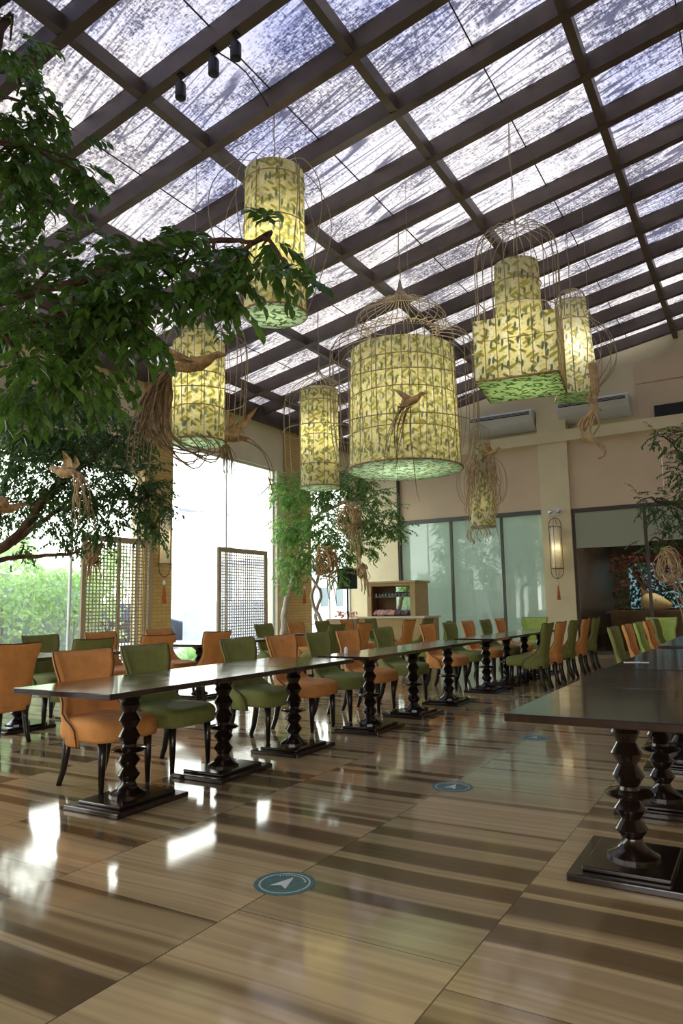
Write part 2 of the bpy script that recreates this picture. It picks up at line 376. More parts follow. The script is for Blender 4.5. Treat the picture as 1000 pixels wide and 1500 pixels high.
b=MB(); b.box((XL-.05,-3.2,zr(XL)-.17),(XL+.13,YB+.1,zr(XL)+.2)); b.build('eave_beam',M['beam'],ceil)

# left wall
wl=MB(); wl.box((XL-.22,-3.2,4.55),(XL,YB+.1,zr(XL)-.1)); wl.box((XL-.22,-3.2,0),(XL,YB+.1,.08))
wl=tag(wl.build('wall_left',M['creamlight']),kind='structure')
COLS=[(-1.2,-.45),(2.6,3.3),(9.54,10.29),(14.15,15.3)]
for a,b_ in COLS:
    b=MB(); b.box((XL-.24,a,0),(XL+.06,b_,zr(XL)-.15)); b.build('tiled_column',M['tile'],wl)
b=MB(); b.box((XL-.24,13.86,.08),(XL+.02,14.16,4.55)); b.build('pier',M['creamlight'],wl)
for i,(a,b_,ms) in enumerate([(-.45,2.6,(1.1,)),(3.3,9.54,(4.9,6.5,8.05)),(10.29,13.86,(12.1,)),(15.3,YB,(16.4,))]):
    W_=empty('window_%d'%(i+1),(XL-.1,(a+b_)/2,0)); tag(W_,kind='structure'); cy=(a+b_)/2
    g=MB(); g.box((-.006,a-cy,.08),(.006,b_-cy,4.55)); g.build('window_pane',M['glass'],W_)
    fr=MB()
    fr.box((-.03,a-cy,4.50),(.03,b_-cy,4.55)); fr.box((-.03,a-cy,.08),(.03,b_-cy,.14))
    for q in (a+.02,b_-.02)+tuple(ms): fr.box((-.025,q-cy-.018,.1),(.025,q-cy+.018,4.52))
    fr.build('window_frame',M['acgrey'],W_)
    if i==1:
        g=MB(); g.box((.05,6.55-cy,3.72),(.056,9.5-cy,4.6)); g.build('roller_blind',M['blindcream'],W_)

# back wall
zg=lambda x: zr(x)+.3
wb=MB()
Yu=YB+.30     # upper wall plane
wb.add([(XL-.2,Yu,5.2),(4.6,Yu,5.2),(4.6,Yu,zg(4.6)),(XL-.2,Yu,zg(XL-.2)),(XL-.2,Yu+.2,5.2),(4.6,Yu+.2,5.2),(4.6,Yu+.2,zg(4.6)),(XL-.2,Yu+.2,zg(XL-.2))],
       [(0,1,2,3),(7,6,5,4),(0,3,7,4),(1,5,6,2),(3,2,6,7),(0,4,5,1)])
wb=tag(wb.build('wall_back',M['cream']),kind='structure')
b=MB(); b.box((XL-.2,YB,0),(-8.52,Yu+.2,5.3)); b.box((-4.58,YB,0),(-3.87,Yu+.2,7.2)); b.build('column',M['cream'],wb)
b=MB(); b.box((XL-.2,YB-.04,5.14),(4.6,Yu+.02,5.42)); b.build('ledge',M['cream'],wb)
b=MB(); b.box((-8.52,YB+.10,3.50),(-4.58,Yu,5.14)); b.build('pink_panel',M['pink'],wb)
b=MB(); b.box((-3.87,YB+.10,3.46),(-1.80,Yu,5.14)); b.build('pink_panel',M['pink'],wb)
b=MB(); b.box((-1.78,YB+.10,3.46),(4.6,Yu,5.14)); b.build('pink_panel',M['pink'],wb)
b=MB(); b.box((-2.24,Yu-.05,5.42),(4.6,Yu+.01,6.33)); b.build('pink_panel',M['pink'],wb)
b=MB(); b.add([(-2.24,Yu-.05,6.36),(4.6,Yu-.05,6.36),(4.6,Yu-.05,zr(4.6)-.35),(-2.24,Yu-.05,zr(-2.24)-.26)],[(0,1,2,3)]); b.build('pink_panel',M['pink'],wb)
b=MB(); b.box((-8.56,YB+.02,0),(-8.47,YB+.2,5.14)); b.build('corner_trim',M['bronze'],wb)
# window 5: blinds behind green glass
W5=tag(empty('window_5',(-6.5,YB+.1,0)),kind='structure')
b=MB(); b.box((-2.0,0,.02),(1.93,.012,3.42)); b.build('window_pane',M['glass'],W5)
b=MB(); b.box((-2.0,.06,.02),(1.93,.066,3.42)); b.build('roller_blind',M['blind'],W5)
b=MB()
b.box((-2.0,-.05,3.40),(1.93,.08,3.5))
for x in (-.50,.87): b.box((x-.03,-.03,.02),(x+.03,.05,3.42))
b.box((-2.0,-.04,0),(1.93,.05,.06)); b.build('window_frame',M['frame'],W5)
# window 6: dark glass to the neighbouring room
W6=tag(empty('window_6',(-1.0,YB+.1,0)),kind='structure')
b=MB(); b.box((-2.83,0,.05),(5.6,.012,3.40)); b.build('window_pane',M['darkglass'],W6)
b=MB(); b.box((-2.8,-.028,2.50),(-1.27,-.022,3.40)); b.build('roller_blind',M['blind2'],W6)
b=MB(); b.box((-1.2,-.028,2.58),(1.2,-.022,3.40)); b.build('roller_blind',M['blind2'],W6)
b=MB(); b.box((-2.87,-.05,3.36),(5.6,.06,3.46)); b.box((-2.87,-.04,0),(5.6,.06,.07))
for x in (-2.83,-1.23,1.24): b.box((x-.035,-.03,.0),(x+.035,.05,3.4))
b.build('window_frame',M['bronze'],W6)
# neighbouring room
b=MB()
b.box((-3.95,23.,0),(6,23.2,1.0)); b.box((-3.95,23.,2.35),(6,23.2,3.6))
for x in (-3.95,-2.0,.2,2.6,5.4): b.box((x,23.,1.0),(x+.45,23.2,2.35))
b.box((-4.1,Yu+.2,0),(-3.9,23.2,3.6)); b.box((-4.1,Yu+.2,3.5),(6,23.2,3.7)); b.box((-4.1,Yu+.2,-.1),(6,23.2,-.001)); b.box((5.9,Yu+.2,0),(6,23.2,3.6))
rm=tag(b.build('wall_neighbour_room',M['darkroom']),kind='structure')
b=MB(); b.box((-3.9,23.05,1.0),(5.9,23.06,2.35)); b.build('blue_glint_pane',M['glintglass'],rm)  # openings and blue pane added to imitate daylight reflections in the dark glass

l=bpy.data.lights.new('neighbour_fill','AREA'); l.energy=45; l.color=(1,.8,.55); l.size=1.2  # area light added to brighten the neighbouring room
o=bpy.data.objects.new('neighbour_fill',l); C.objects.link(o); o.location=(-1.8,19.2,3.4)
# right & front walls, out of view; front openings added to brighten the room
b=MB(); b.box((4.6,-3.2,0),(4.8,YB+.6,8.7))
tag(b.build('wall_right',M['pink']),kind='structure')
b=MB(); b.box((XL-.3,-3.4,4.8),(4.8,-3.2,8.7)); b.box((XL-.3,-3.4,0),(-1.9,-3.2,4.8)); b.box((-1.9,-3.4,0),(4.8,-3.2,1.0)); b.box((-1.9,-3.4,3.3),(4.8,-3.2,4.8)); b.box((4.3,-3.4,.1),(4.8,-3.2,4.8)); b.box((1.1,-3.4,.1),(1.3,-3.2,4.8))
tag(b.build('wall_front',M['pink']),kind='structure')

# ------------------------------------------------------------------ tables
PROF=[(.118,.0),(.118,.012),(.075,.035),(.050,.065),(.044,.085),(.074,.125),(.043,.170),(.074,.215),(.043,.255),(.052,.285)]
PROF2=[(.050,.295),(.043,.315),(.073,.365),(.043,.415),(.073,.465),(.043,.515),(.066,.560),(.052,.595)]
def make_table(w_,l_,label,x,y,off=(0,0)):
    t=empty('dining_table',(x,y,0))
    b=MB(); b.box((-w_/2,-l_/2,.715),(w_/2,l_/2,.75)); b.build('tabletop',M['tabletop'],t,bevel=.004)
    b=MB(); b.box((-.24,-.30,0),(.24,.30,.032)); b.box((-.185,-.235,.032),(.185,.235,.052)); b.build('base_plate',M['tablewood'],t,(*off,0),bevel=.006)
    b=MB(); z=.052
    b.lathe([(r,zz+z) for r,zz in PROF],14,sm=True); b.lathe([(r,zz+z) for r,zz in PROF2],14)
    b.lathe([(.052,.63),(.075,.66),(.13,.70),(.16,.715)],14)
    b.build('pedestal',M['tablewood'],t,(*off,0),sharp=25)
    b=MB(); b.lathe([(.05,.323),(.10,.323),(.115,.333),(.10,.345),(.05,.352)],20); b.build('collar_ring',M['tablewood'],t,(*off,0),sharp=40)
    tag(t,label,'table','pedestal dining tables'); return t
TA=[(.87,.93,-3.67,3.345,'dark pedestal table at the near end of the long window-side row, first one'),
 (.87,.935,-3.67,4.28,'second dark pedestal table in the long row, between olive chair and the first table'),
 (.87,.935,-3.67,5.22,'third dark pedestal table in the long row, just before the small gap'),
 (.57,1.05,-3.5,6.45,'narrow dark pedestal table just past the gap in the long row'),
 (.57,1.02,-3.5,7.49,'narrow dark pedestal table in the middle of the second run, centre of the long row'),
 (.57,1.02,-3.5,8.53,'narrow dark pedestal table ending the second run of the long row'),
 (.57,.93,-3.48,9.90,'far dark pedestal table, first of the run flanked by chairs on both sides'),
 (.57,.93,-3.48,10.85,'far dark pedestal table beside the nearest right-hand olive chair'),
 (.57,.93,-3.48,11.80,'far dark pedestal table, third of the run before the back wall'),
 (.57,.93,-3.48,12.75,'last dark pedestal table of the long row, closest to the back wall')]
for w_,l_,x,y,lb in TA: make_table(w_,l_-.006,lb,x,y,(.06,.04) if w_>.8 else (0,0))
for x,y,lb in ((-.62,3.67,'large dark table in the right foreground, nearest the camera'),(-.62,4.82,'dark table directly behind the right foreground table'),
   (-.62,6.02,'third dark table of the right-hand row, with small white marks on its top'),(-.62,7.17,'fourth dark table of the right-hand row'),(-.62,8.9,'dark table at the far end of the right-hand row, beside striped-looking chairs'),(-.62,10.05,'hindmost dark table of the right-hand row, nearest the dark window')):
    make_table(.80,1.145,lb,x,y)
for x,y,lb in ((-6.85,4.87,'dark table by the left picture edge, in the row near the windows'),(-6.85,5.82,'dark table behind the first orange seat, in the row near the windows'),
   (-6.86,7.70,'dark table in front of the short lattice screen, seen against the bright window'),(-6.86,8.65,'dark table right of the lattice screen in the window row'),
   (-6.86,11.1,'dark table near the twin-trunked tree'),(-6.86,12.2,'dark table in the window row before the tan cabinet')):
    make_table(.80,.94,lb,x,y)

# ------------------------------------------------------------------ chairs
def sup(a,n=5.5):
    c_,s_=cos(a),sin(a); r=(abs(c_)**n+abs(s_)**n)**(-1/n); return c_*r,s_*r
def back_pt(u,v,off=0.):
    # u -1..1 across, v 0..1 up
    ztop=.925+.012*abs(u)**2-.012*max(0,(abs(u)-.85)/.15)**2; z=.30+(ztop-.30)*v
    def lerp(tab,z):
        for (a,p),(b,q) in zip(tab,tab[1:]):
            if z<=b:
                t=max(0,(z-a)/(b-a)); t=t*t*(3-2*t); return p+(q-p)*t
        return tab[-1][1]
    w_=lerp([(.30,.262),(.44,.265),(.60,.215),(.70,.212),(.84,.242),(.94,.252)],z)
    wrap=lerp([(.30,.26),(.40,.24),(.53,.07),(.65,.035),(.80,.05),(.94,.045)],z)
    xb=-.215-.02*((z-.3)/.6)-.085*max(0,(z-.42)/.5)**1.4
    au=abs(u); g=max(0,(au-.45)/.55)**1.6
    lat=w_*min(1.,(au*1.12 if au<.8 else .896+.104*(1-((1-au)/.2)**1.6)))*(1 if u>0 else -1)
    return Vector((xb+wrap*g,lat,z))
def make_chair(mat,name='dining_chair'):
    t=empty(name)
    # seat cushion
    b=MB(); n=32; rings=[]
    for z,s_ in ((.335,.92),(.337,.975),(.36,1.0),(.425,1.005),(.455,.985),(.474,.93),(.484,.76),(.488,.40)):
        r=[]
        for k_ in range(n):
            cx,cy=sup(2*pi*k_/n)
            wy=.262+.012*cx; x=.025+.272*cx*s_; y=wy*cy*s_
            zz=z
            if z>.44: zz-=.018*max(0,cx)**3*(1-.0)
            r.append((x,y,zz))
        rings.append(r)
    vs=[p for r in rings for p in r]; fs=[(i*n+k_,i*n+(k_+1)%n,(i+1)*n+(k_+1)%n,(i+1)*n+k_) for i in range(len(rings)-1) for k_ in range(n)]
    vs.append((.02,0,.485)); c_=len(vs)-1; o=(len(rings)-1)*n
    fs+=[(o+k_,o+(k_+1)%n,c_) for k_ in range(n)]; fs.append(tuple(reversed(range(n))))
    b.add(vs,fs,sm=True); b.build('seat',mat,t)
    # backrest, one closed shell
    nu,nv=23,19; th=.048; b=MB(); front=[];rear=[]
    for j in range(nv):
        for i in range(nu):
            u=-1+2*i/(nu-1); v=j/(nv-1); p=back_pt(u,v)
            du=back_pt(min(1,u+.04),v)-back_pt(max(-1,u-.04),v); nrm=Vector((-du.y,du.x,0)); 
            if nrm.length<1e-6: nrm=Vector((-1,0,0))
            nrm.normalize()
            e=min(1.,(1-abs(u))/.10)**.5*.5+.5; e2=min(1.,(1-v)/.07)**.5*.5+.5
            tt=th*e*e2
            q=p+nrm*tt*.5; r_=p-nrm*tt*.5
            front.append(r_); rear.append(q)
    vs=front+rear; K=nu*nv; fs=[]
    for j in range(nv-1):
        for i in range(nu-1):
            a=j*nu+i; fs.append((a,a+1,a+nu+1,a+nu)); fs.append((K+a,K+a+nu,K+a+nu+1,K+a+1))
    for j in range(nv-1):
        a=j*nu; fs.append((a,a+nu,K+a+nu,K+a)); a=j*nu+nu-1; fs.append((a,K+a,K+a+nu,a+nu))
    for i in range(nu-1):
        fs.append((i,K+i,K+i+1,i+1)); a=(nv-1)*nu+i; fs.append((a,a+1,K+a+1,K+a))
    b.add(vs,fs,sm=True); b.build('backrest',mat,t)
    b=MB(); path=[rear[j*nu]+Vector((0,0,0)) for j in range(nv)]+[rear[(nv-1)*nu+i] for i in range(1,nu)]+[rear[j*nu+nu-1] for j in range(nv-2,-1,-1)]
    b.tube(path,.0055,5); tag(b.build('piping',M['piping'],t))
    for sx,sy in ((1,1),(1,-1),(-1,1),(-1,-1)):
        b=MB()
        if sx>0:
            pts=[(.215,sy*.195,.36),(.22,sy*.197,.2),(.222,sy*.198,0)]; rr=[.026,.022,.014]
        else:
            pts=[(-.19,sy*.175,.36),(-.20,sy*.177,.22),(-.225,sy*.18,.10),(-.265,sy*.185,0)]; rr=[.026,.022,.019,.015]
        b.tube(pts,[r_*1.55 for r_ in rr],4); b.build('leg',M['legwood'],t)
    return t
proto={c_:make_chair(M[c_]) for c_ in ('orange','green','lime')}
used=set()
NM={'orange':'orange','green':'olive green','lime':'lime green'}
def chair(col,x,y,face,label,group,jit=0):
    if col not in used: t=proto[col]; used.add(col)
    else: t=copy_tree(proto[col])
    t.location=(x,y,0); t.rotation_euler=(0,0,face+jit); tag(t,NM[col]+' '+label,'chair',group)
G1='dining chairs on the window side of the long table row'
for col,y,j,lb,dx in [('orange',3.66,-.06,'upholstered chair tucked at the near end of the long row, nearest of its side',0),('green',4.30,0,'chair directly right of the nearest orange chair in the long row',0),
 ('green',5.50,0,'chair at the third table of the long row, left of an orange one',0),('orange',6.22,0,'chair ending the first table run, seat behind the third pedestal',0),
 ('green',6.95,.04,'chair at the first narrow table, right of the gap',0),('orange',7.62,0,'chair behind the first narrow table, between two olive chairs',0),
 ('green',8.56,0,'chair behind the second narrow pedestal table',0),('orange',10.02,0,'chair in front of the cabinet side, at the far run of tables',0),
 ('green',10.90,0,'chair in front of the lime chair at the far run',0),('orange',11.72,0,'chair at the far run below the first glass mullion',0),
 ('green',12.62,0,'narrow-looking chair at the far run, before the blind-covered glass',0),('orange',13.45,0,'chair furthest along the far run, under the second glass mullion',0)]:
    chair(col,-4.14+dx,y,j,lb,G1)
G2='chairs lined along the right side of the far tables'
for col,y,lb in [('green',10.40,'chair seen in profile, nearest of the five right of the far tables'),('orange',11.19,'chair in profile, second of the five right of the far tables'),
 ('green',12.06,'chair in profile, middle of the five right of the far tables'),('orange',12.94,'chair in profile, fourth of the five right of the far tables'),('green',13.82,'chair in profile, furthest of the five, before the dark window')]:
    chair(col,-3.0,y,pi,lb,G2)
chair('lime',-4.02,14.15,-pi/2,'chair at the head of the far tables, only its low top edge visible',G2)
G3='chairs around the row nearest the windows'
for col,y,dx,f,lb in [('orange',4.28,0,pi,'chair seen from behind, cut by the left picture edge'),('green',5.18,0,pi,'chair seen from behind, between the two leftmost orange chairs'),
 ('orange',6.11,0,pi,'chair seen from behind, before the yellow tiled column'),('orange',7.14,0,pi,'chair seen from behind, in front of the short lattice screen'),
 ('green',10.1,0,pi,'chair seen from behind, dark-edged, below the speaker'),('orange',11.05,0,pi,'chair seen from behind with curved top, left of the cabinet'),
 ('orange',12.9,0,pi,'chair turned away, in front of the cabinet counter'),('green',13.8,0,pi,'chair seen from behind at the right end of the cabinet'),('lime',11.75,1.25,pi+.3,'bright chair standing behind an olive one, right of the cabinet')]:
    chair(col,-6.35+dx,y,f,lb,G3)
for col,y,lb in [('green',5.75,'chair facing the room by the hedge window, left edge'),('orange',6.68,'chair before the tall lattice screen'),('orange',7.75,'chair facing the room below the rust tassel'),
 ('green',10.3,'chair at the right foot of the short lattice screen'),('orange',11.31,'chair facing the room beside the tree trunk'),('green',12.26,'chair below the loudspeaker'),('orange',13.22,'chair beside the white flowers, before the cabinet'),('green',14.3,'chair partly hidden before the cabinet middle')]:
    chair(col,-7.42,y,0,lb,G3)
G4='chairs at the far end of the right-hand row'
for col,x,y,f,lb in [('green',-1.24,8.75,0,'chair in profile, leftmost beyond the right-hand tables'),('orange',-1.24,9.70,0,'chair in profile, just right of the leftmost beyond the right-hand tables'),
   ('orange',-1.24,11.5,0,'chair in profile, right of the bright lime backs beyond the right-hand tables'),('green',-1.24,12.4,0,'chair in profile, nearest the right picture edge'),
   ('lime',-1.6,13.5,-pi/2,'chair turned to the side with its broad back toward the dark window'),('lime',-1.24,10.6,0,'chair squeezed between two orange chairs of the right-hand row')]:
    chair(col,x,y,f,lb,G4)

# ------------------------------------------------------------------ floor stickers
for i,(x,y,lb) in enumerate(((-1.95,2.76,'nearest round teal floor sticker with white arrow'),(-1.92,4.68,'middle round teal floor sticker with white arrow'),(-1.92,6.68,'furthest round teal floor sticker, beside the right table corner'))):
    b=MB(); b.lathe([(.138,0.),(.138,.0015)],40,sm=False); s_=b.build('floor_sticker',M['sticker'],None,(x,y,.0005)); tag(s_,lb,'sticker','direction stickers on the floor')
    b=MB(); a=[(0,.072),(.042,-.055),(0,-.028),(-.042,-.055)]
    b.add([(p,q,.002) for p,q in a]+[(p,q,.0026) for p,q in a],[(4,7,6),(4,6,5),(0,1,5,4),(1,2,6,5),(2,3,7,6),(3,0,4,7)]); b.build('arrow',M['stickwhite'],s_)
    b=MB()
    for q in range(13):
        an=math.radians(35+q*8.5); r_=.092
        b.box((r_*cos(an)-.004,r_*sin(an)-.002,.0018),(r_*cos(an)+.004,r_*sin(an)+.004,.0024),rz=an)
    b.build('lettering',M['stickwhite'],s_)

# ------------------------------------------------------------------ lanterns
def cage(b,prof,n,c=(0,0),r=.006,rings=(),jit=0.,smooth=3,square=0):
    # densify profile
    P=[]
    for i in range(len(prof)-1):
        p0=prof[max(i-1,0)];p1=prof[i];p2=prof[i+1];p3=prof[min(i+2,len(prof)-1)]
        for q in range(smooth):
            t=q/smooth
            f_=lambda a,b_,c_,d: .5*((2*b_)+(-a+c_)*t+(2*a-5*b_+4*c_-d)*t*t+(-a+3*b_-3*c_+d)*t**3)
            P.append((max(.004,f_(p0[0],p1[0],p2[0],p3[0])),f_(p0[1],p1[1],p2[1],p3[1])))
    P.append(prof[-1])
    for k_ in range(n):
        a=2*pi*(k_+rnd.uniform(-jit,jit))/n
        s_=1+rnd.uniform(-jit,jit)*.3
        b.tube([(c[0]+R_*cos(a)*s_,c[1]+R_*sin(a)*s_,z) for R_,z in P],r,4,cap=False)
    for R_,z in rings:
        b.tube([(c[0]+R_*cos(2*pi*q/28),c[1]+R_*sin(2*pi*q/28),z) for q in range(28)],r*1.15,4,closed=True)
def cord(parent,zt,zb,dx=0.):
    b=MB(); pts=[(dx*(1-q/8)+.012*sin(q*2.1)*(1-q/8),.008*cos(q*1.7)*(1-q/8),zb+(zt-zb)*q/8) for q in range(9)]
    b.tube(pts,.006,5); b.tube([(p[0]+.02*sin(i_*.8),p[1],p[2]) for i_,p in enumerate(pts)],.0035,4)
    b.build('hanging_cord',M['wire'],parent)
def shade_round(parent,r0,r1,z0,z1,base='fabbase',n=40,thin=.004,bottom=True):
    b=MB(); b.lathe([(r0,z0),(r1,z1)],n,uv=True,cap=False)
    b.lathe([(r1-thin,z1),(r0-thin,z0)],n,uv=True,cap=False)
    b.build('fabric_shade',M['fabric'],parent)
    if bottom:
        b=MB(); b.lathe([(r0*1.03,z0-.012),(r0*1.03,z0-.006)],n,uv=True); bp=b.build('base_panel',M[base],parent)
        b=MB(); b.tube([(r0*1.04*cos(2*pi*q/n),r0*1.04*sin(2*pi*q/n),z0) for q in range(n)],.011,6,closed=True); b.build('base_rim',M['husk'],bp)
def lantern(x,y,label):
    t=empty('birdcage_lantern',(x,y,0)); tag(t,label,'lantern','birdcage lanterns hanging from the roof'); return t
# L1 tall cylinder
t=lantern(-4.32,6.0,'tall slim cylinder lantern with leaf print, highest left, behind the leafy branch')
shade_round(t,.335,.325,4.36,6.0); b=MB()
cage(b,[(.02,6.10),(.25,6.09),(.45,6.02),(.66,5.72),(.70,5.35),(.58,4.9),(.42,4.5),(.34,4.33)],9,jit=.35,r=.0055)
cage(b,[(.33,6.02),(.335,5.2),(.345,4.36)],8,r=.0055,rings=[(.34,5.86),(.345,5.36),(.35,4.62)])
b.build('wire_cage',M['wire'],t); cord(t,zr(-4.32),6.0)
# L2
t=lantern(-6.36,10.12,'small slim cylinder lantern left of the big drum lantern')
shade_round(t,.325,.325,3.23,4.93); b=MB()
cage(b,[(.01,5.38),(.06,5.22),(.33,5.06),(.56,4.85),(.62,4.5),(.60,3.9),(.58,3.5)],16,r=.006,rings=[(.58,4.8),(.62,4.2)])
cage(b,[(.33,4.95),(.335,4.),(.335,3.23)],8,r=.0055,rings=[(.335,4.1),(.335,4.7),(.335,3.6)])
b.build('wire_cage',M['wire'],t); cord(t,zr(-6.36),5.38)
# L3 big drum
t=lantern(-4.28,9.1,'largest lantern, a broad drum with leaf print and onion dome cage, centre')
shade_round(t,.79,.745,3.14,4.88,n=56); b=MB()
cage(b,[(.01,6.0),(.05,5.84),(.20,5.68),(.52,5.55),(.66,5.38),(.62,5.24),(.45,5.18)],26,r=.006,rings=[(.655,5.4),(.52,5.2)])
cage(b,[(.45,5.18),(.80,5.12),(1.0,4.98),(1.06,4.75),(1.06,4.2),(1.05,3.7),(.98,3.3)],30,r=.006,rings=[(1.05,4.9),(1.06,4.3),(1.05,3.7)])
cage(b,[(.755,4.92),(.78,4.0),(.80,3.14)],22,r=.006,rings=[(.765,4.62),(.78,4.16),(.79,3.62)])
b.build('wire_cage',M['wire'],t); cord(t,zr(-4.28),6.0)
# L4 cylinder on a square box
t=lantern(-2.26,8.1,'lantern with a cylinder on top of a wide square box, right of centre')
shade_round(t,.275,.262,4.45,5.26,bottom=False)
rz4=.14; b=MB(); hs=.46; z0,z1=3.74,4.46
def rot(x,y,a): return (x*cos(a)-y*sin(a),x*sin(a)+y*cos(a))
cs=[rot(*p,rz4) for p in ((-hs,-hs),(hs,-hs),(hs,hs),(-hs,hs))]
for sgn,o_ in ((1,0),(-1,.004)):
    for i in range(4):
        a,b2=cs[i],cs[(i+1)%4]; sc_=1-o_/hs
        b.add([(a[0]*sc_,a[1]*sc_,z0),(b2[0]*sc_,b2[1]*sc_,z0),(b2[0]*sc_,b2[1]*sc_,z1),(a[0]*sc_,a[1]*sc_,z1)],[(0,1,2,3)],[[(i*.92,z0),(i*.92+.92,z0),(i*.92+.92,z1),(i*.92,z1)]])
b.build('box_shade',M['fabric'],t)
b=MB(); b.add([(p[0],p[1],z0-.006) for p in cs]+[(p[0],p[1],z0-.010) for p in cs],[(0,1,2,3),(7,6,5,4)],[[(p[0],p[1]) for p in cs],[(p[0],p[1]) for p in reversed(cs)]]); b.build('base_panel',M['fabbaseg'],t)
b=MB()
for i in range(4): b.tube([(cs[i][0],cs[i][1],z0),(cs[(i+1)%4][0],cs[(i+1)%4][1],z0)],.012,6)
b.build('base_rim',M['husk'],t)
b=MB(); cage(b,[(.10,5.74),(.28,5.71),(.43,5.58),(.49,5.36),(.49,4.9),(.49,4.46)],20,r=.006,rings=[(.12,5.73),(.49,4.62),(.28,5.0)])
for i in range(4):
    for q in range(7):
        f_=q/7; a=cs[i]; b2=cs[(i+1)%4]; px_,py_=(a[0]+(b2[0]-a[0])*f_)*1.01,(a[1]+(b2[1]-a[1])*f_)*1.01
        b.tube([(px_,py_,z0),(px_,py_,z1+.1)],.0045,4)
    b.tube([(cs[i][0]*1.01,cs[i][1]*1.01,4.2),(cs[(i+1)%4][0]*1.01,cs[(i+1)%4][1]*1.01,4.2)],.0045,4)
b.build('wire_cage',M['wire'],t); cord(t,zr(-2.26),5.74)
# L5 stepped, behind leaves
t=lantern(-6.33,7.03,'stepped cylinder lantern half hidden behind the leafy branch and paper bird')
shade_round(t,.345,.345,3.42,4.78); shade_round(t,.24,.24,4.74,5.0,bottom=False); b=MB()
cage(b,[(.01,5.5),(.1,5.36),(.40,5.22),(.60,4.95),(.66,4.6),(.64,4.1),(.60,3.5)],16,r=.006,rings=[(.64,4.75),(.64,4.0)])
cage(b,[(.35,4.8),(.355,4.),(.355,3.42)],10,r=.006,rings=[(.355,4.3),(.355,3.85)])
b.build('wire_cage',M['wire'],t); cord(t,zr(-6.33),5.5)
# L6 tapered square prism
t=lantern(-2.26,11.1,'tall tapered lantern behind the boxy one, with bulging wires and a plain side')
b=MB(); z0,z1=4.38,5.92; r0,r1=.30,.19; q0=[rot(*p,.35) for p in ((-r0,-r0),(r0,-r0),(r0,r0),(-r0,r0))]; q1=[rot(*p,.35) for p in ((-r1,-r1),(r1,-r1),(r1,r1),(-r1,r1))]
for i in range(4):
    j=(i+1)%4; b.add([(*q0[i],z0),(*q0[j],z0),(*q1[j],z1),(*q1[i],z1)],[(0,1,2,3)],[[(i*.6,z0),(i*.6+.6,z0),(i*.6+.5,z1),(i*.6+.1,z1)]],mi=1 if i==1 else 0)
b.build('fabric_shade',[M['fabric'],M['plainfab']],t)
b=MB(); b.add([(*p,z0-.008) for p in q0]+[(*p,z0-.012) for p in q0],[(0,1,2,3),(7,6,5,4)],[[p for p in q0],[p for p in reversed(q0)]]); b.build('base_panel',M['fabbaseg'],t)
b=MB(); cage(b,[(.01,6.12),(.16,6.08),(.24,5.9),(.30,5.6),(.50,5.38),(.62,5.08),(.58,4.78),(.36,4.52),(.30,4.38)],18,r=.006,rings=[(.24,5.9),(.32,5.55)])
b.build('wire_cage',M['wire'],t); cord(t,zr(-2.26),6.12)
# L7 small
t=lantern(-4.28,12.35,'smallest lantern with bell-shaped cage, wrapped in dried vines')
shade_round(t,.215,.225,2.60,3.35,base='fabbase'); shade_round(t,.12,.14,3.35,4.1,bottom=False); b=MB()
cage(b,[(.01,4.50),(.12,4.44),(.18,4.30),(.18,4.12)],14,r=.0055,rings=[(.18,4.12)])
cage(b,[(.18,4.12),(.24,3.9),(.40,3.7),(.46,3.4),(.40,3.12),(.26,2.98)],14,r=.0055,rings=[])
b.build('wire_cage',M['wire'],t); cord(t,zr(-4.28),4.5)
b=MB()
for q in range(46):
    a=rnd.uniform(0,2*pi); r_=rnd.uniform(.16,.27); z=rnd.uniform(3.6,4.0); pts=[]
    L_=rnd.uniform(.5,1.5)
    for s_ in range(9):
        pts.append((r_*cos(a)+rnd.uniform(-.02,.02),r_*sin(a)+rnd.uniform(-.02,.02),z-L_*s_/8)); a+=rnd.uniform(-.25,.25); r_+=rnd.uniform(-.02,.035)
    b.tube(pts,[.011*(1-.08*s_) for s_ in range(9)],5)
for q in range(4):
    rr=rnd.uniform(.12,.2); cx,cy=rnd.uniform(-.15,.1),-.1
    b.tube([(cx+rr*cos(s_*.7),cy,2.45+rr*sin(s_*.7)*1.0) for s_ in range(7)],.009,5)
b.build('dried_vine_wrap',M['vinelight'],t)

def fill_lamp(t,z,W_,r=.05):  # warm point light added inside a lamp to lift the dark interior
    l=bpy.data.lights.new('fill_lamp','POINT'); l.energy=W_*.25; l.color=(1.,.92,.78); l.shadow_soft_size=r
    o=bpy.data.objects.new('fill_lamp_light',l); C.objects.link(o); o.parent=t; o.location=(0,0,z)
LN=[o for o in C.objects if o.name.startswith('birdcage_lantern')]
for t,(z,e) in zip(LN,[(5.1,60),(4.1,50),(4.0,150),(4.2,65),(4.1,50),(5.1,25),(3.0,4)]): fill_lamp(t,z,e)
# ------------------------------------------------------------------ birds
def wing(b,root,tip,chord,lift=.05,n=7):
    root=Vector(root); tip=Vector(tip); chord=Vector(chord)
    ax=tip-root; nrm=ax.cross(chord).normalized()
    def fn(u,v): 
        w_=(1-v)**.55*(.75+.25*cos(v*3)) ; 
        return root+ax*v+chord*(u-.25)*w_+nrm*(lift*sin(v*pi)*1.0+.02*sin(u*pi))
    b.grid(fn,6,n); b.grid(lambda u,v: fn(1-u,v)+nrm*.006,6,n)
def spline(P,n=5):
    P=[Vector(p) for p in P]; o=[]
    for i in range(len(P)-1):
        a,b_,c_,d=P[max(i-1,0)],P[i],P[i+1],P[min(i+2,len(P)-1)]
        for q in range(n):
            t=q/n; o.append(.5*((2*b_)+(-a+c_)*t+(2*a-5*b_+4*c_-d)*t*t+(-a+3*b_-3*c_+d)*t**3))
    o.append(P[-1]); return o
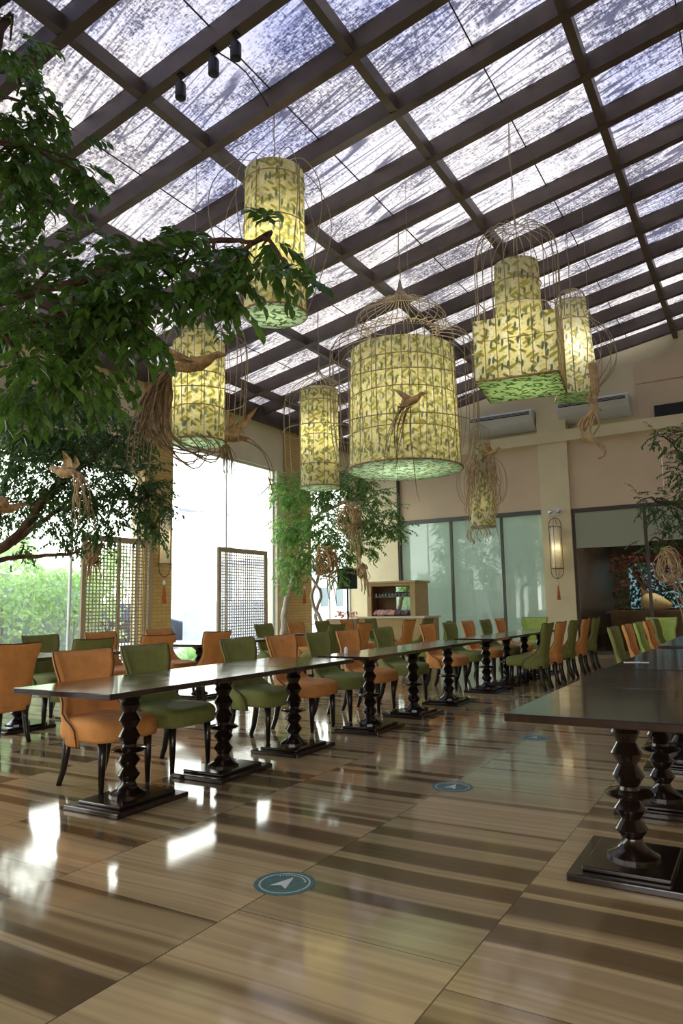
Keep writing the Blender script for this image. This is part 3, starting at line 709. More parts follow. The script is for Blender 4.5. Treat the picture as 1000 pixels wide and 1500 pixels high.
def bird(label,loc,S,yaw,tails,wings=((.1,.35,.5),(.1,-.35,.45)),mat='husk',tmat='vine',tr=.012,zroof=None,cat='bird'):
    t=empty('dried_vine_bird',loc,yaw); tag(t,label,cat,'birds made of dried vines')
    b=MB(); ax=[(-.30,0,-.02),(-.2,0,-.01),(-.08,0,0),(.06,0,.02),(.16,0,.06),(.22,0,.10),(.27,0,.115),(.31,0,.11),(.37,0,.10)]
    b.tube([(p[0]*S,p[1]*S,p[2]*S) for p in ax],[S*r_ for r_ in (.02,.05,.08,.085,.06,.04,.042,.03,.004)],10); b.build('body',M[mat],t)
    for wx,wy,wz in wings:
        b=MB(); wing(b,(0,.05*S*(1 if wy>0 else -1),.04*S),(wx*S-.15*S,wy*S,wz*S),(-.30*S,0,.05*S)); b.build('wing',M[mat],t)
    b=MB()
    for T in tails:
        P=spline([Vector(p)*1.0 for p in T],4); m_=len(P)
        b.tube(P,[tr*(1-.75*i/(m_-1)) for i in range(m_)],5)
    b.build('tail_vines',M[tmat],t)
    if zroof:
        b=MB(); b.tube([(0,0,.05),(0,0,zroof-loc[2])],.003,4); b.build('hanging_cord',M['wire'],t)
    return t
def tendrils(n,start,spread,length,sag,curl,seed,dirx=-1,steps=6):
    R=random.Random(seed); T=[]
    for i in range(n):
        p=Vector(start)+Vector((R.uniform(-.06,.02),R.uniform(-.05,.05),R.uniform(-.03,.02))); L_=length*R.uniform(.6,1.1); P=[tuple(p)]
        a=R.uniform(-1,1)*spread; dx=dirx*R.uniform(.1,.45)
        for s_ in range(steps):
            f_=(s_+1)/steps
            p=p+Vector((dx*L_/steps*(1.6-1.2*f_)+curl*R.uniform(-1,1)*L_/steps*.6, (a+curl*R.uniform(-1,1))*L_/steps*.5, -L_/steps*(.3+sag*f_)))
            P.append(tuple(p))
        T.append(P)
    return T
tl=tendrils(22,(-.25,0,-.05),.5,1.25,1.0,.35,3,-1)
# curled ends sweeping back
for i in range(9):
    R_=random.Random(50+i); x=-.42+R_.uniform(-.2,.1); T=[(-.28,R_.uniform(-.05,.05),-.05)]
    T+=[(x+.0,R_.uniform(-.1,.1),-.45),(x+.10,R_.uniform(-.1,.1),-.85),(x+.35+R_.uniform(0,.2),R_.uniform(-.1,.1),-1.12+R_.uniform(-.1,.1)),(x+.62+R_.uniform(0,.1),0,-1.0),(x+.5,R_.uniform(-.1,.1),-.8)]
    tl.append(T)
bird('large brown paper-and-vine bird with long root-like tail, below the leafy branch',(-5.50,6.03,4.03),1.05,0.45,tl,wings=((-.55,.15,.42),(-.1,-.30,.12)),tr=.017,zroof=zr(-5.5))
tl=tendrils(20,(-.05,0,-.06),.4,.55,1.2,.3,5,1)+[[(.0,0,-.05),(.25,0,-.05),(.50,0,-.2),(.62,0,-.5),(.60,0,-.8),(.42,0,-1.0),(.25,0,-1.12)],[(.60,0,-.75),(.45,0,-.88),(.28,0,-.85)],[(.6,0,-.6),(.66,0,-.85),(.5,0,-1.02)],
   [(.0,.05,-.05),(.3,.05,-.02),(.6,0,-.3),(.68,0,-.6)]]
tl=[[(-p[0],p[1],p[2]) for p in T] for T in tl]
bird('brown paper bird with raised wings hanging beside the stepped lantern',(-6.68,8.06,3.74),1.0,pi+.62,tl,wings=((-.30,.10,.45),(.12,-.12,.42)),tr=.011,zroof=zr(-6.68))
tl=tendrils(8,(-.05,0,-.04),.3,.8,1.3,.25,8,-1)+[[(-.02,0,-.05),(-.04,0,-.4),(.0,0,-.8),(.02,.02,-1.15),(.08,0,-1.3)],[(-.1,0,0),(-.25,0,-.15),(-.3,0,-.5),(-.22,0,-.85)]]
bird('small brown bird with outstretched wing in front of the big drum lantern',(-3.68,8.08,3.80),.62,-.2,tl,wings=((-.45,.2,.42),(.0,-.3,-.12)),tr=.009,zroof=zr(-3.68))
tl=tendrils(14,(-.2,0,-.02),.5,.75,1.1,.5,11,-1); tl=[[(p[0],p[1],p[2]) for p in T] for T in tl]
bird('tan bird with upright wing perched among the mid-left tree leaves',(-7.55,5.9,2.96),.85,pi,tl,wings=((.1,.1,.32),(.1,-.12,.30)),mat='husk',tmat='vinelight',tr=.014)
tl=tendrils(16,(-.1,0,-.05),.8,.55,.9,.8,13,-1)
bird('brown vine bird at the left picture edge in front of the hedge',(-8.12,5.5,2.50),.7,1.2,tl,wings=((.1,.2,.25),(.1,-.2,.2)),tr=.014)
bird('dark little bird perched on the smallest lantern with one wing up',(-3.95,12.0,3.86),.55,-.3,tendrils(6,(-.1,0,0),.3,.25,.6,.3,14,-1),wings=((.0,.05,.45),(.0,-.10,.40)),tr=.008)
# golden ribbon bird under the tapered lantern
b=MB(); t=empty('vine_ribbon',(-1.98,10.72,0)); tag(t,'golden twisted palm-sheath ribbon dangling below the tapered lantern','ornament')
for s_,(dx,dy) in enumerate(((0,0),(.03,.02),(-.03,.0))):
    P=spline([(.05+dx,dy,4.75),(.07+dx,dy,4.35),(.02-dx,dy,4.05),(-.14+dx*2,dy,3.85),(-.10-dx*2,dy,3.62),(.08+dx,dy,3.52),(.14,dy,3.36),(.04,dy,3.30)],5)
    b.tube(P,[.032*(1-.6*i/len(P)) for i in range(len(P))],6)
for q in range(8):
    P=spline([(rnd.uniform(-.05,.1),rnd.uniform(-.05,.05),4.6-q*.1),(rnd.uniform(-.1,.12),0,4.4-q*.1),(rnd.uniform(-.1,.15),0,4.2-q*.1)],4); b.tube(P,.014,5)
b.build('ribbon',M['vinelight'],t)
b=MB(); b.tube([(.05,0,4.7),(.05,0,zr(-1.98))],.003,4); b.build('hanging_cord',M['wire'],t)
def nest(label,loc,R_,mat,seed,tails=0):
    t=empty('vine_nest',loc); tag(t,label,'ornament','dried vine nests in the trees'); b=MB(); r2=random.Random(seed)
    for q in range(20):
        tilt=r2.uniform(-1.5,1.5); rr=R_*r2.uniform(.45,1.1); ph=r2.uniform(0,6)
        b.tube([(rr*cos(a_*.38+ph)*cos(tilt*.8)+r2.uniform(-.03,.03),rr*sin(tilt)*sin(a_*.38+ph)+.3*rr*sin(a_*.9),rr*sin(a_*.38+ph)*1.2+r2.uniform(-.03,.03)) for a_ in range(13)],r2.uniform(.006,.016),5)
    for T in tendrils(tails,(0,0,-R_*.3),.6,R_*3.2,1.3,.5,seed+1,1): b.tube(spline(T,3),.011,5)
    for T in tendrils(8,(0,0,R_*1.1),.6,R_*2,.8,.4,seed+2,1): b.tube(spline(T,3),.014,5)
    b.build('vines',M[mat],t); return t
nest('pale twisted vine loop hanging at the front of the back tree',(-7.0,12.2,2.95),.28,'vinelight',21,9)
nest('round brown vine nest low in the back tree by the speaker',(-7.80,12.6,2.14),.26,'husk',22,3)
nest('pale vine nest hanging in the right-edge tree',(-1.28,12.45,1.76),.24,'vinelight',23,3)
nest('small vine cluster at the top of the tall lattice screen',(-7.45,6.3,1.95),.12,'vinelight',24,6)
nest('pale frayed vine bundle left of the cabinet, below the back tree',(-6.95,12.6,1.9),.14,'vinelight',25,7)

# ------------------------------------------------------------------ trees
def leaf(b,p,d,n,L_,W_,fold=.14):
    d=d.normalized(); s_=d.cross(n)
    if s_.length<1e-5: s_=d.orthogonal()
    s_.normalize(); n=s_.cross(d)
    a=p; m1=p+d*L_*.35-n*L_*.02; m2=p+d*L_*.7-n*L_*.05; tip=p+d*L_-n*L_*.16
    up=n*W_*fold
    vs=[a,m1+s_*W_*.5+up,m2+s_*W_*.38+up,tip,m2-s_*W_*.38+up,m1-s_*W_*.5+up,m1,m2]
    b.add(vs,[(0,6,1),(6,7,2,1),(7,3,2),(0,5,6),(5,4,7,6),(4,3,7)],sm=True)
def tree(name,label,clusters,branches,br,leafL,dens,mat,bark,seed,twigL=.3,droop=.6,pot=None,nleaf=11):
    R=random.Random(seed); t=empty(name,branches[0][0]); o=Vector(branches[0][0]); tag(t,label,'tree','indoor ficus trees')
    bb=MB()
    for pts,(ra,rb) in zip(branches,br):
        P=spline([Vector(p)-o for p in pts],6); m_=len(P)
        P=[p+Vector((R.uniform(-1,1),R.uniform(-1,1),R.uniform(-1,1)))*ra*.25 for p in P]
        bb.tube(P,[ra+(rb-ra)*i/(m_-1) for i in range(m_)],8)
    bb.build('trunk_and_branches',M[bark],t)
    lb=MB(); tb=MB()
    allb=[Vector(p)-o for pts in branches for p in spline([Vector(q) for q in pts],4)]
    for cx,cy,cz,r in clusters:
        c_=Vector((cx,cy,cz))-o; n=int(dens*(r/.3)**2)
        # a limb into the cluster
        near=min(allb,key=lambda q:(q-c_).length)
        if (near-c_).length<2.2: tb.tube(spline([near,(near+c_)/2+Vector((R.uniform(-.08,.08),R.uniform(-.08,.08),.08)),c_],3),[.016,.015,.014,.012,.010,.008,.006],5)
        for q in range(n):
            v=Vector((R.gauss(0,1),R.gauss(0,1),R.gauss(0,1))).normalized()*r*R.uniform(.15,1)**.6*.85
            p=c_+v; d=(v.normalized()*.8+Vector((R.uniform(-1,1),R.uniform(-1,1),R.uniform(-.6,.5)))).normalized()
            L_=twigL*R.uniform(.6,1.15); pts=[p]; 
            for s_ in range(5):
                d=(d+Vector((0,0,-droop*.28))).normalized(); p=p+d*L_/5; pts.append(p)
            tb.tube(pts,.0022,3,cap=False)
            for s_ in range(nleaf):
                f_=(s_+.6)/nleaf*5; i_=min(4,int(f_)); q_=pts[i_]+(pts[i_+1]-pts[i_])*(f_-i_); td=(pts[i_+1]-pts[i_]).normalized()
                side=td.cross(Vector((R.uniform(-.3,.3),R.uniform(-.3,.3),1))); side.normalize()
                sg=1 if s_%2 else -1
                ld=(td*.75+side*sg*.8+Vector((0,0,-.35))+Vector((R.uniform(-.2,.2),R.uniform(-.2,.2),R.uniform(-.2,.2))))
                leaf(lb,q_,ld,Vector((R.uniform(-.5,.5),R.uniform(-.5,.5),1)),leafL*R.uniform(.75,1.2),leafL*.50)
    tb.build('twigs',M[bark],t); tag(lb.build('foliage',M[mat],t))
    return t
T1C = [(-3.80,2.60,3.17,0.32), (-3.41,2.70,3.07,0.31), (-3.06,2.80,3.06,0.30), (-2.78,2.90,3.16,0.24), (-2.56,3.00,3.18,0.22), (-2.28,3.05,3.25,0.15), (-2.13,3.10,3.07,0.11), (-3.44,2.50,2.71,0.27), (-3.22,2.70,2.73,0.24), (-2.95,2.80,2.82,0.15), (-3.75,2.60,2.51,0.18), (-3.39,2.70,2.56,0.14), (-2.50,2.95,2.98,0.11), (-3.54,3.00,3.54,0.16), (-4.10,2.90,3.55,0.20), (-3.10,3.05,3.46,0.12), (-4.49,2.90,5.43,0.20), (-4.23,2.80,4.81,0.24), (-4.12,2.90,4.47,0.21), (-3.84,3.00,4.30,0.16), (-4.08,2.70,4.24,0.23), (-3.75,3.10,4.17,0.10), (-4.10,2.80,4.05,0.19), (-4.08,3.00,4.72,0.13)]
T2C = [(-8.91,6.30,3.90,0.59), (-8.13,6.50,3.73,0.57), (-7.28,6.60,3.54,0.46), (-8.43,6.20,3.13,0.56), (-7.82,6.50,3.02,0.56), (-6.92,6.40,2.91,0.40), (-6.81,6.60,2.57,0.34), (-7.30,6.30,2.48,0.40), (-8.70,6.00,2.66,0.37), (-8.11,6.20,2.54,0.32), (-7.94,6.30,2.17,0.22), (-6.58,6.70,2.60,0.10), (-6.58,6.50,2.27,0.15), (-9.3,6.80,4.6,0.40), (-8.9,6.70,4.47,0.42), (-8.05,6.80,4.21,0.35), (-8.66,6.10,2.11,0.17), (-7.52,6.40,2.06,0.12), (-6.90,6.60,3.60,0.20), (-9.06,6.10,3.48,0.39)]
T3C = [(-9.0,13.10,3.84,0.44), (-8.15,13.00,3.86,0.52), (-7.29,13.00,3.85,0.46), (-9.0,13.10,3.05,0.47), (-8.08,13.00,3.03,0.52), (-7.12,12.80,3.08,0.43), (-6.46,12.60,2.87,0.33), (-9.1,13.20,2.29,0.34), (-8.48,13.20,2.32,0.39), (-7.66,13.00,2.49,0.38), (-6.89,12.80,2.43,0.28), (-6.04,12.50,2.70,0.16), (-7.75,13.00,1.91,0.20), (-9.2,13.30,1.83,0.22), (-6.22,12.60,3.13,0.14), (-6.63,12.80,3.47,0.20)]
T4C = [(-1.13,13.00,3.85,0.30), (-1.31,12.80,3.95,0.18), (-1.11,13.00,3.38,0.21), (-1.44,12.80,2.86,0.25), (-1.20,13.00,2.81,0.25), (-1.68,12.60,2.86,0.14), (-1.41,12.90,2.64,0.21), (-1.12,13.00,2.45,0.18), (-1.59,12.80,2.18,0.18), (-1.34,13.00,2.30,0.23), (-0.93,13.30,3.29,0.35), (-0.78,13.30,2.57,0.46), (-0.88,13.30,3.99,0.28), (-1.70,12.70,1.90,0.11)]
tree('ficus_tree','foreground tree whose large-leaved branch crosses the upper left',T1C,
 [[(-4.75,2.0,0),(-4.7,2.05,1.6),(-4.55,2.2,2.9),(-4.4,2.5,4.3),(-4.4,2.8,5.5)],[(-4.6,2.15,2.7),(-4.17,2.5,3.1),(-3.48,2.8,3.26),(-3.17,2.95,3.39),(-2.71,3.05,3.41),(-2.39,3.1,3.32)],[(-4.6,2.15,2.5),(-3.83,2.5,2.90),(-3.29,2.7,2.98),(-3.0,2.8,2.98)]],
 [(.09,.03),(.04,.012),(.03,.01)],.088,40,'leaf','bark',31,.26,.75,nleaf=11)
tree('ficus_tree','small-leaved tree on the left, in front of the hedge window',T2C,
 [[(-8.85,5.35,0),(-8.8,5.4,1.0),(-8.79,5.4,1.75),(-8.38,5.8,2.16),(-8.26,6.1,2.63),(-7.97,6.4,3.12),(-7.54,6.6,3.48)],[(-8.79,5.4,1.8),(-8.4,5.9,1.93),(-7.81,6.2,1.96),(-7.5,6.3,2.1)],[(-8.4,5.8,2.1),(-8.0,6.1,2.5),(-7.3,6.4,2.7),(-6.77,6.5,2.64)],[(-8.6,5.6,2.0),(-8.9,6.0,3.0),(-9.0,6.3,4.0)]],
 [(.10,.03),(.04,.012),(.04,.012),(.05,.015)],.064,58,'leaf2','bark',32,.30,.45,nleaf=11)
tree('ficus_tree','tree with twisted pale second trunk by the tiled column at the back',T3C,
 [[(-9.42,13.4,0),(-9.46,13.4,0.6),(-9.36,13.4,1.36),(-9.1,13.3,1.82),(-8.84,13.2,2.41),(-8.4,13.1,3.14),(-7.24,12.9,3.46)],[(-8.36,13.3,0),(-8.5,13.3,.5),(-8.35,13.25,.9),(-8.55,13.2,1.4),(-8.34,13.2,1.94),(-8.3,13.1,2.6)],[(-8.42,13.3,0),(-8.28,13.2,.6),(-8.5,13.25,1.0),(-8.32,13.2,1.5),(-8.55,13.1,1.9)]],
 [(.085,.03),(.05,.03),(.04,.03)],.074,66,'leaf3','barkpale',33,.30,.5,nleaf=10)
tree('ficus_tree','sparse tree at the right edge in front of the dark window',T4C,
 [[(-.45,13.4,0),(-.5,13.3,1.2),(-.71,13.2,2.1),(-1.0,13.1,2.7),(-1.44,12.8,2.86)],[(-.71,13.2,2.1),(-.8,13.1,3.0),(-1.13,13.0,3.85)],[(-.6,13.2,1.7),(-1.0,13.0,2.0),(-1.4,12.9,2.2)]],
 [(.07,.02),(.035,.012),(.03,.01)],.062,30,'leaf2','bark',34,.26,.5,nleaf=10)

# ------------------------------------------------------------------ lattice screens
def screen(label,x,y0,y1,z1,panels,h):
    t=empty('lattice_screen',(x,(y0+y1)/2,0)); tag(t,label,'screen','lattice screens by the windows'); cy=(y0+y1)/2; a=y0-cy; c_=y1-cy
    b=MB(); f_=.09
    b.box((-.02,a,0),(.02,a+f_,h)); b.box((-.02,c_-f_,0),(.02,c_,h)); b.box((-.02,a+f_,h-f_),(.02,c_-f_,h)); b.box((-.02,a+f_,0),(.02,c_-f_,f_))
    for q in range(1,panels):
        m_=a+(c_-a)*q/panels; b.box((-.018,m_-.03,f_),(.018,m_+.03,h-f_))
    b.box((-.22,a,0),(.22,a+.05,.03)); b.box((-.22,c_-.05,0),(.22,c_,.03))
    b.build('frame',M['screen'],t)
    for q in range(panels):
        p0=a+(c_-a)*q/panels+(f_ if q==0 else .03); p1=a+(c_-a)*(q+1)/panels-(f_ if q==panels-1 else .03)
        b=MB(); n=max(6,int((p1-p0)/.068)); m_=int((h-2*f_)/.055)
        for i in range(n+1):
            yy=p0+(p1-p0)*i/n; b.box((-.008,yy-.010,f_),(-.001,yy+.010,h-f_))
        for i in range(m_+1):
            zz=f_+(h-2*f_)*i/m_; b.box((.0,p0,zz-.008),(.008,p1,zz+.008))
        b.build('lattice_panel',M['screen'],t)
screen('tall two-panel khaki lattice screen standing by the yellow tiled column',-9.0,7.40,8.87,0,2,2.40)
screen('shorter single-panel khaki lattice screen in front of the bright window',-9.0,10.58,12.16,0,1,2.40)

# ------------------------------------------------------------------ cabinet and counter things
cb=tag(empty('display_cabinet',(-8.03,16.25,0)),'tan wooden display cabinet with mirrored niche and glass shelf against the back wall','cabinet')
b=MB(); X0,X1=-.67,.67; Z1=1.82
b.box((X0,-.25,.95),(X0+.12,.55,Z1-.05)); b.box((X1-.14,-.25,.95),(X1,.55,Z1-.05)); b.box((X0-.04,-.30,Z1-.05),(X1+.04,.6,Z1)); b.box((X0+.12,-.25,Z1-.12),(X1-.14,.55,Z1-.05)); b.build('upper_case',M['cabinet'],cb,bevel=.006)
b=MB(); b.box((X0+.12,.12,.95),(X1-.14,.16,Z1-.12)); b.box((X0+.12,-.2,.95),(X0+.135,.12,Z1-.12)); b.build('niche_lining',M['cabinetin'],cb)
b=MB(); b.box((-.02,.105,.97),(X1-.15,.117,Z1-.14)); b.build('mirror',M['mirror'],cb)
b=MB(); b.box((X0+.12,-.16,1.42),(X1-.14,.10,1.437)); b.build('shelf',M['drinkglass'],cb)
b=MB(); b.box((X0-.2,-.35,0),(X1+.25,.6,.90)); b.build('lower_cupboard',M['cabinet'],cb,bevel=.006)
b=MB(); b.box((X0-.24,-.40,.90),(X1+.3,.62,.95)); b.build('countertop',M['creamtop'],cb,bevel=.006)
first=None
for r_ in range(2):
    for q in range(11):
        if first is None:
            b=MB(); b.lathe([(.028,0),(.034,.01),(.036,.11),(.034,.11),(.030,.012)],12,cap=False); g=first=b.build('drinking_glass',M['drinkglass'])
        else: g=first.copy(); C.objects.link(g)
        g.location=(-8.03+X0+.2+q*.092,16.25-.10+r_*.12,1.438)
        tag(g,'clear tumbler in the %s line on the cabinet glass shelf'%('front' if r_==0 else 'rear'),'glass','tumblers in the %s line on the cabinet shelf'%('front' if r_==0 else 'rear'))
def folded(name,label,cat,loc,S,mat,n=5,seed=1):
    R=random.Random(seed); b=MB()
    for q in range(n):
        x=-.5+q/(n-1); pts=[((x+R.uniform(-.05,.05))*S[0],y*S[1],S[2]*(.25+.75*sin((y+.5)*pi))*R.uniform(.7,1)) for y in (-.5,-.3,-.1,.1,.3,.5)]
        b.tube(spline(pts,2),S[0]/n*.62,6)
    o=b.build(name,M[mat],None,loc); tag(o,label,cat); return o
folded('folded_napkin','pink folded napkins piled on the cabinet counter, left','napkin',(-8.22,16.1,.97),(.5,.24,.12),'pinkcloth',8,3)
folded('folded_cloth','dark grey folded cloth on the counter right of the pink napkins','cloth',(-7.72,16.1,.97),(.26,.22,.12),'blanket',5,4)
# flowers on a small counter left of the cabinet
t=tag(empty('side_counter',(-9.25,15.9,0)),'low cream service counter left of the cabinet','counter')
b=MB(); b.box((-.38,-.3,0),(.28,.3,.86)); b.build('body',M['creamtop'],t); b=MB(); b.box((-.42,-.33,.86),(.31,.33,.90)); b.build('top',M['creamtop'],t)
b=MB()
for q in range(40):
    c_=(rnd.uniform(-.3,.3),rnd.uniform(-.15,.15),rnd.uniform(.03,.2)); b.lathe([(.005,-.03),(.035,0),(.005,.03)],7,c_)
tag(b.build('flower_arrangement',M['pinkcloth'],None,(-9.25,15.9,.90)),'low pale pink flower arrangement left of the cabinet','flowers')

# loudspeaker on stand
t=tag(empty('speaker_stand',(-8.05,13.9,0)),'black speaker stand in front of the far corner window','stand'); b=MB(); b.tube([(0,0,.1),(0,0,1.60)],.02,8); b.build('pole',M['black'],t)
for q in range(3):
    a=q*2.1+.4; b=MB(); b.tube([(0,0,.55),(.4*cos(a),.4*sin(a),.015)],.014,6); b.build('leg',M['black'],t)
t=tag(empty('loudspeaker',(-8.05,13.9,1.6)),'black loudspeaker box on a stand, partly behind the back tree','loudspeaker')
b=MB(); b.box((-.17,-.17,0),(.17,.17,.46)); b.build('case',M['black'],t,bevel=.015)
b=MB(); b.lathe([(.12,0),(.11,.01),(.02,.03)],20); o=b.build('cone',M['black'],t,(0,-.172,.17)); o.rotation_euler=(pi/2,0,0)

# air conditioners
def ac(label,x0,x1,z):
    t=tag(empty('air_conditioner',((x0+x1)/2,YB+.3,z)),label,'air conditioner','ceiling-type air conditioners on the ledge'); L_=(x1-x0)/2
    prof=[(0,0),(-.12,-.02),(-.42,.16),(-.55,.30),(-.55,.42),(-.50,.46),(0,.46)]
    b=MB(); vs=[(sx*L_,y,z_) for sx in (-1,1) for y,z_ in prof]; n=len(prof)
    b.add(vs,[tuple(range(n)),tuple(reversed(range(n,2*n)))]+[(i,n+i,n+(i+1)%n,(i+1)%n) for i in range(n)]); b.build('housing',M['acgrey'],t,bevel=.012)
    b=MB(); b.box((-L_*.93,-.555,.32),(L_*.93,-.545,.40)); og=b.build('outlet_grille',M['black'],t)
    for q in range(2):
        b=MB(); b.box((-L_*.93,-.575,.345+q*.03),(L_*.93,-.556,.351+q*.03)); b.build('louvre',M['acgrey'],og)
ac('left grey air conditioner above the ledge, partly behind lanterns',-6.28,-4.62,5.56)
ac('right grey air conditioner above the ledge, right of the wall column',-4.02,-2.36,5.60)
b=MB(); b.box((-1.85,YB-.02,5.425),(-.9,YB+.23,5.70)); tag(b.build('black_equipment_box',M['black'],bevel=.01),'black equipment box standing on the ledge at the right edge','box')
# emergency light
t=tag(empty('emergency_light',(-4.23,YB,3.37)),'white twin-head emergency light on the wall column above the sconce','emergency light')
b=MB(); b.box((-.17,-.08,-.05),(.17,0,.07)); b.build('housing',M['white'],t,bevel=.01)
for s_ in (-1,1):
    b=MB(); b.lathe([(.02,-.06),(.05,-.03),(.055,.02),(.045,.04)],14); o=b.build('lamp_head',M['chrome'],t,(s_*.10,-.11,.04)); o.rotation_euler=(pi/2,0,s_*.4)
def sconce(label,loc,rz):
    t=tag(empty('wall_sconce',loc,rz),label,'wall lamp','cylindrical wall lamps with tassels')
    b=MB(); b.lathe([(.10,-.55),(.10,.45)],20); b.build('glass_shade',M['lampshade'],t,(0,-.14,0)); fill_lamp(t,-.05,3.5,.03); KL=[c_ for c_ in C.objects if c_.name.startswith('fill_lamp_light')][-1]; KL.location=(0,-.14,-.05)  # point light inside the shade is added fill
    b=MB(); 
    for dx in (.155,.145):
        P=[(dx*cos(a),0,.50+dx*1.2*sin(a)) for a in [q*pi/10 for q in range(11)]]+[(-dx*cos(a),0,-.62-dx*1.2*sin(a)) for a in [q*pi/10 for q in range(11)]]
    b.tube([(p[0],-.14,p[2]) for p in P],.008,6,closed=True); b.tube([(0,p[0]-.14,p[2]) for p in P if p[0]<=.001 or True],.006,5,closed=True)
    for z in (.45,-.55): b.tube([(.15*cos(2*pi*q/20),-.14+.15*sin(2*pi*q/20)*.9,z) for q in range(20)],.008,5,closed=True)
    b.build('wire_frame',M['bronze'],t)
    b=MB(); b.box((-.03,-.14,-.02),(.03,0,.02)); b.build('wall_bracket',M['bronze'],t)
    b=MB(); b.lathe([(.005,-.95),(.03,-.93),(.03,-.88),(.005,-.85)],10,(0,-.14,0)); b.build('bead',M['white'],t)
    b=MB(); b.lathe([(.045,-1.30),(.03,-1.1),(.015,-.98),(.004,-.95)],10,(0,-.14,0)); b.tube([(0,-.14,-.99),(0,-.14,-.78)],.004,4); b.build('tassel',M['tassel'],t)
sconce('tall cylinder wall lamp with rust tassel on the column between the glass bays',(-4.23,YB,2.58),0)
sconce('cylinder wall lamp with rust tassel on the near yellow tiled column',(XL+.06,9.95,2.62),pi/2)
sconce('cylinder wall lamp with tassel on the far yellow tiled column behind the tree',(XL+.06,14.75,2.60),pi/2)
# track spots
for x,lb in ((-4.74,'left black spotlight clamped to the roof rafter'),(-4.30,'middle black spotlight clamped to the roof rafter'),(-4.02,'right black spotlight clamped to the roof rafter')):
    z=zr(x); t=tag(empty('spotlight',(x,4.95,z)),lb,'spotlight','spotlights on a rafter')
    b=MB(); b.box((-.03,-.03,-.02),(.03,.03,.005)); b.tube([(0,0,-.02),(0,0,-.10)],.010,6); b.build('bracket',M['black'],t)
    b=MB(); b.lathe([(.045,-.27),(.055,-.265),(.055,-.12),(.035,-.09),(.012,-.085)],18); b.build('housing',M['black'],t,sharp=40)
# roof cables
b=MB(); b.tube(spline([(-4.30,5.0,zr(-4.3)+.02),(-4.25,5.4,zr(-4.3)+.05),(-4.33,5.9,zr(-4.3)+.02)],4),.008,5); tag(b.build('power_cable',M['cable']),'black cable running under the roof from the spotlights to the slim lantern','cable')
b=MB(); b.box((-.06,-.03,0),(.06,.02,.003),rz=.4); b.box((.07,-.02,0),(.12,.02,.003)); tag(b.build('paper_scrap',M['white'],None,(-.93,6.02,.7505)),'torn white paper scrap lying on a right-hand table top','paper')
# shaker on narrow table
b=MB(); b.lathe([(.018,0),(.02,.01),(.018,.05),(.012,.065),(.01,.07)],12); tag(b.build('salt_shaker',M['white'],None,(-3.62,6.2,.751)),'small white shaker on the narrow table past the gap','shaker')

# ------------------------------------------------------------------ neighbouring room contents
t=tag(empty('carved_boar_head',(-2.35,19.6,.98)),'pale carved animal head on the dark counter beyond the glass','sculpture')
b=MB(); b.tube([(-.36,0,.24),(-.25,0,.22),(-.05,0,.20),(.12,0,.17),(.26,0,.13),(.34,0,.11)],[.13,.23,.23,.16,.10,.06],14); b.build('head',M['skull'],t)
for s_ in (-1,1):
    b=MB(); wing(b,(-.26,.1*s_,.40),(-.34,.22*s_,.56),(.14,0,0)); b.build('ear',M['skull'],t)
    b=MB(); b.lathe([(.004,-.02),(.02,0),(.004,.02)],8,(.0,s_*.19,.26)); b.build('eye',M['black'],t)
b=MB(); b.box((-3.4,19.2,0),(2.5,20.2,.92)); b.box((-3.5,19.1,.92),(2.6,20.3,.98)); tag(b.build('bar_counter',M['cabinetin']),'dark wooden counter beyond the dark glass','counter')
b=MB(); lf=MB()
R=random.Random(5)
for q in range(900):
    x=R.uniform(-3.6,-1.4); z=2.5-abs(R.gauss(0,.45)); leaf(lf,Vector((x,R.uniform(20.6,21.4),z)),Vector((R.uniform(-1,1),R.uniform(-1,1),R.uniform(-1,.3))),Vector((R.uniform(-1,1),-1,R.uniform(-1,1))),.14,.06)
lf2=MB()
for q in range(900):
    leaf(lf2,Vector((R.uniform(-3.7,-.2),R.uniform(21.6,22.6),1.0+abs(R.gauss(0,.45)))),Vector((R.uniform(-1,1),R.uniform(-1,1),R.uniform(-.3,1))),Vector((R.uniform(-1,1),-1,R.uniform(-1,1))),.16,.07)
t2=tag(empty('potted_foliage',(-2,22.1,0)),'mass of dark green plants before the added blue panes of the neighbouring room','plant'); o=lf2.build('foliage',M['leaf2'],t2); o.location=(2,-22.1,0)
t=tag(empty('red_leafed_plant',(-2.6,21,0)),'dark red-leaved hanging plant beyond the dark glass','plant'); o=lf.build('foliage',M['redleaf'],t); o.location=(2.6,-21,0)
b=MB()
for q in range(7): b.tube(spline([(R.uniform(-.2,.2),0,0),(R.uniform(-.4,.4),R.uniform(-.3,.3),1.2),(R.uniform(-.9,.9),R.uniform(-.3,.3),2.3)],4),.02,5)
b.build('stems',M['bark'],t)

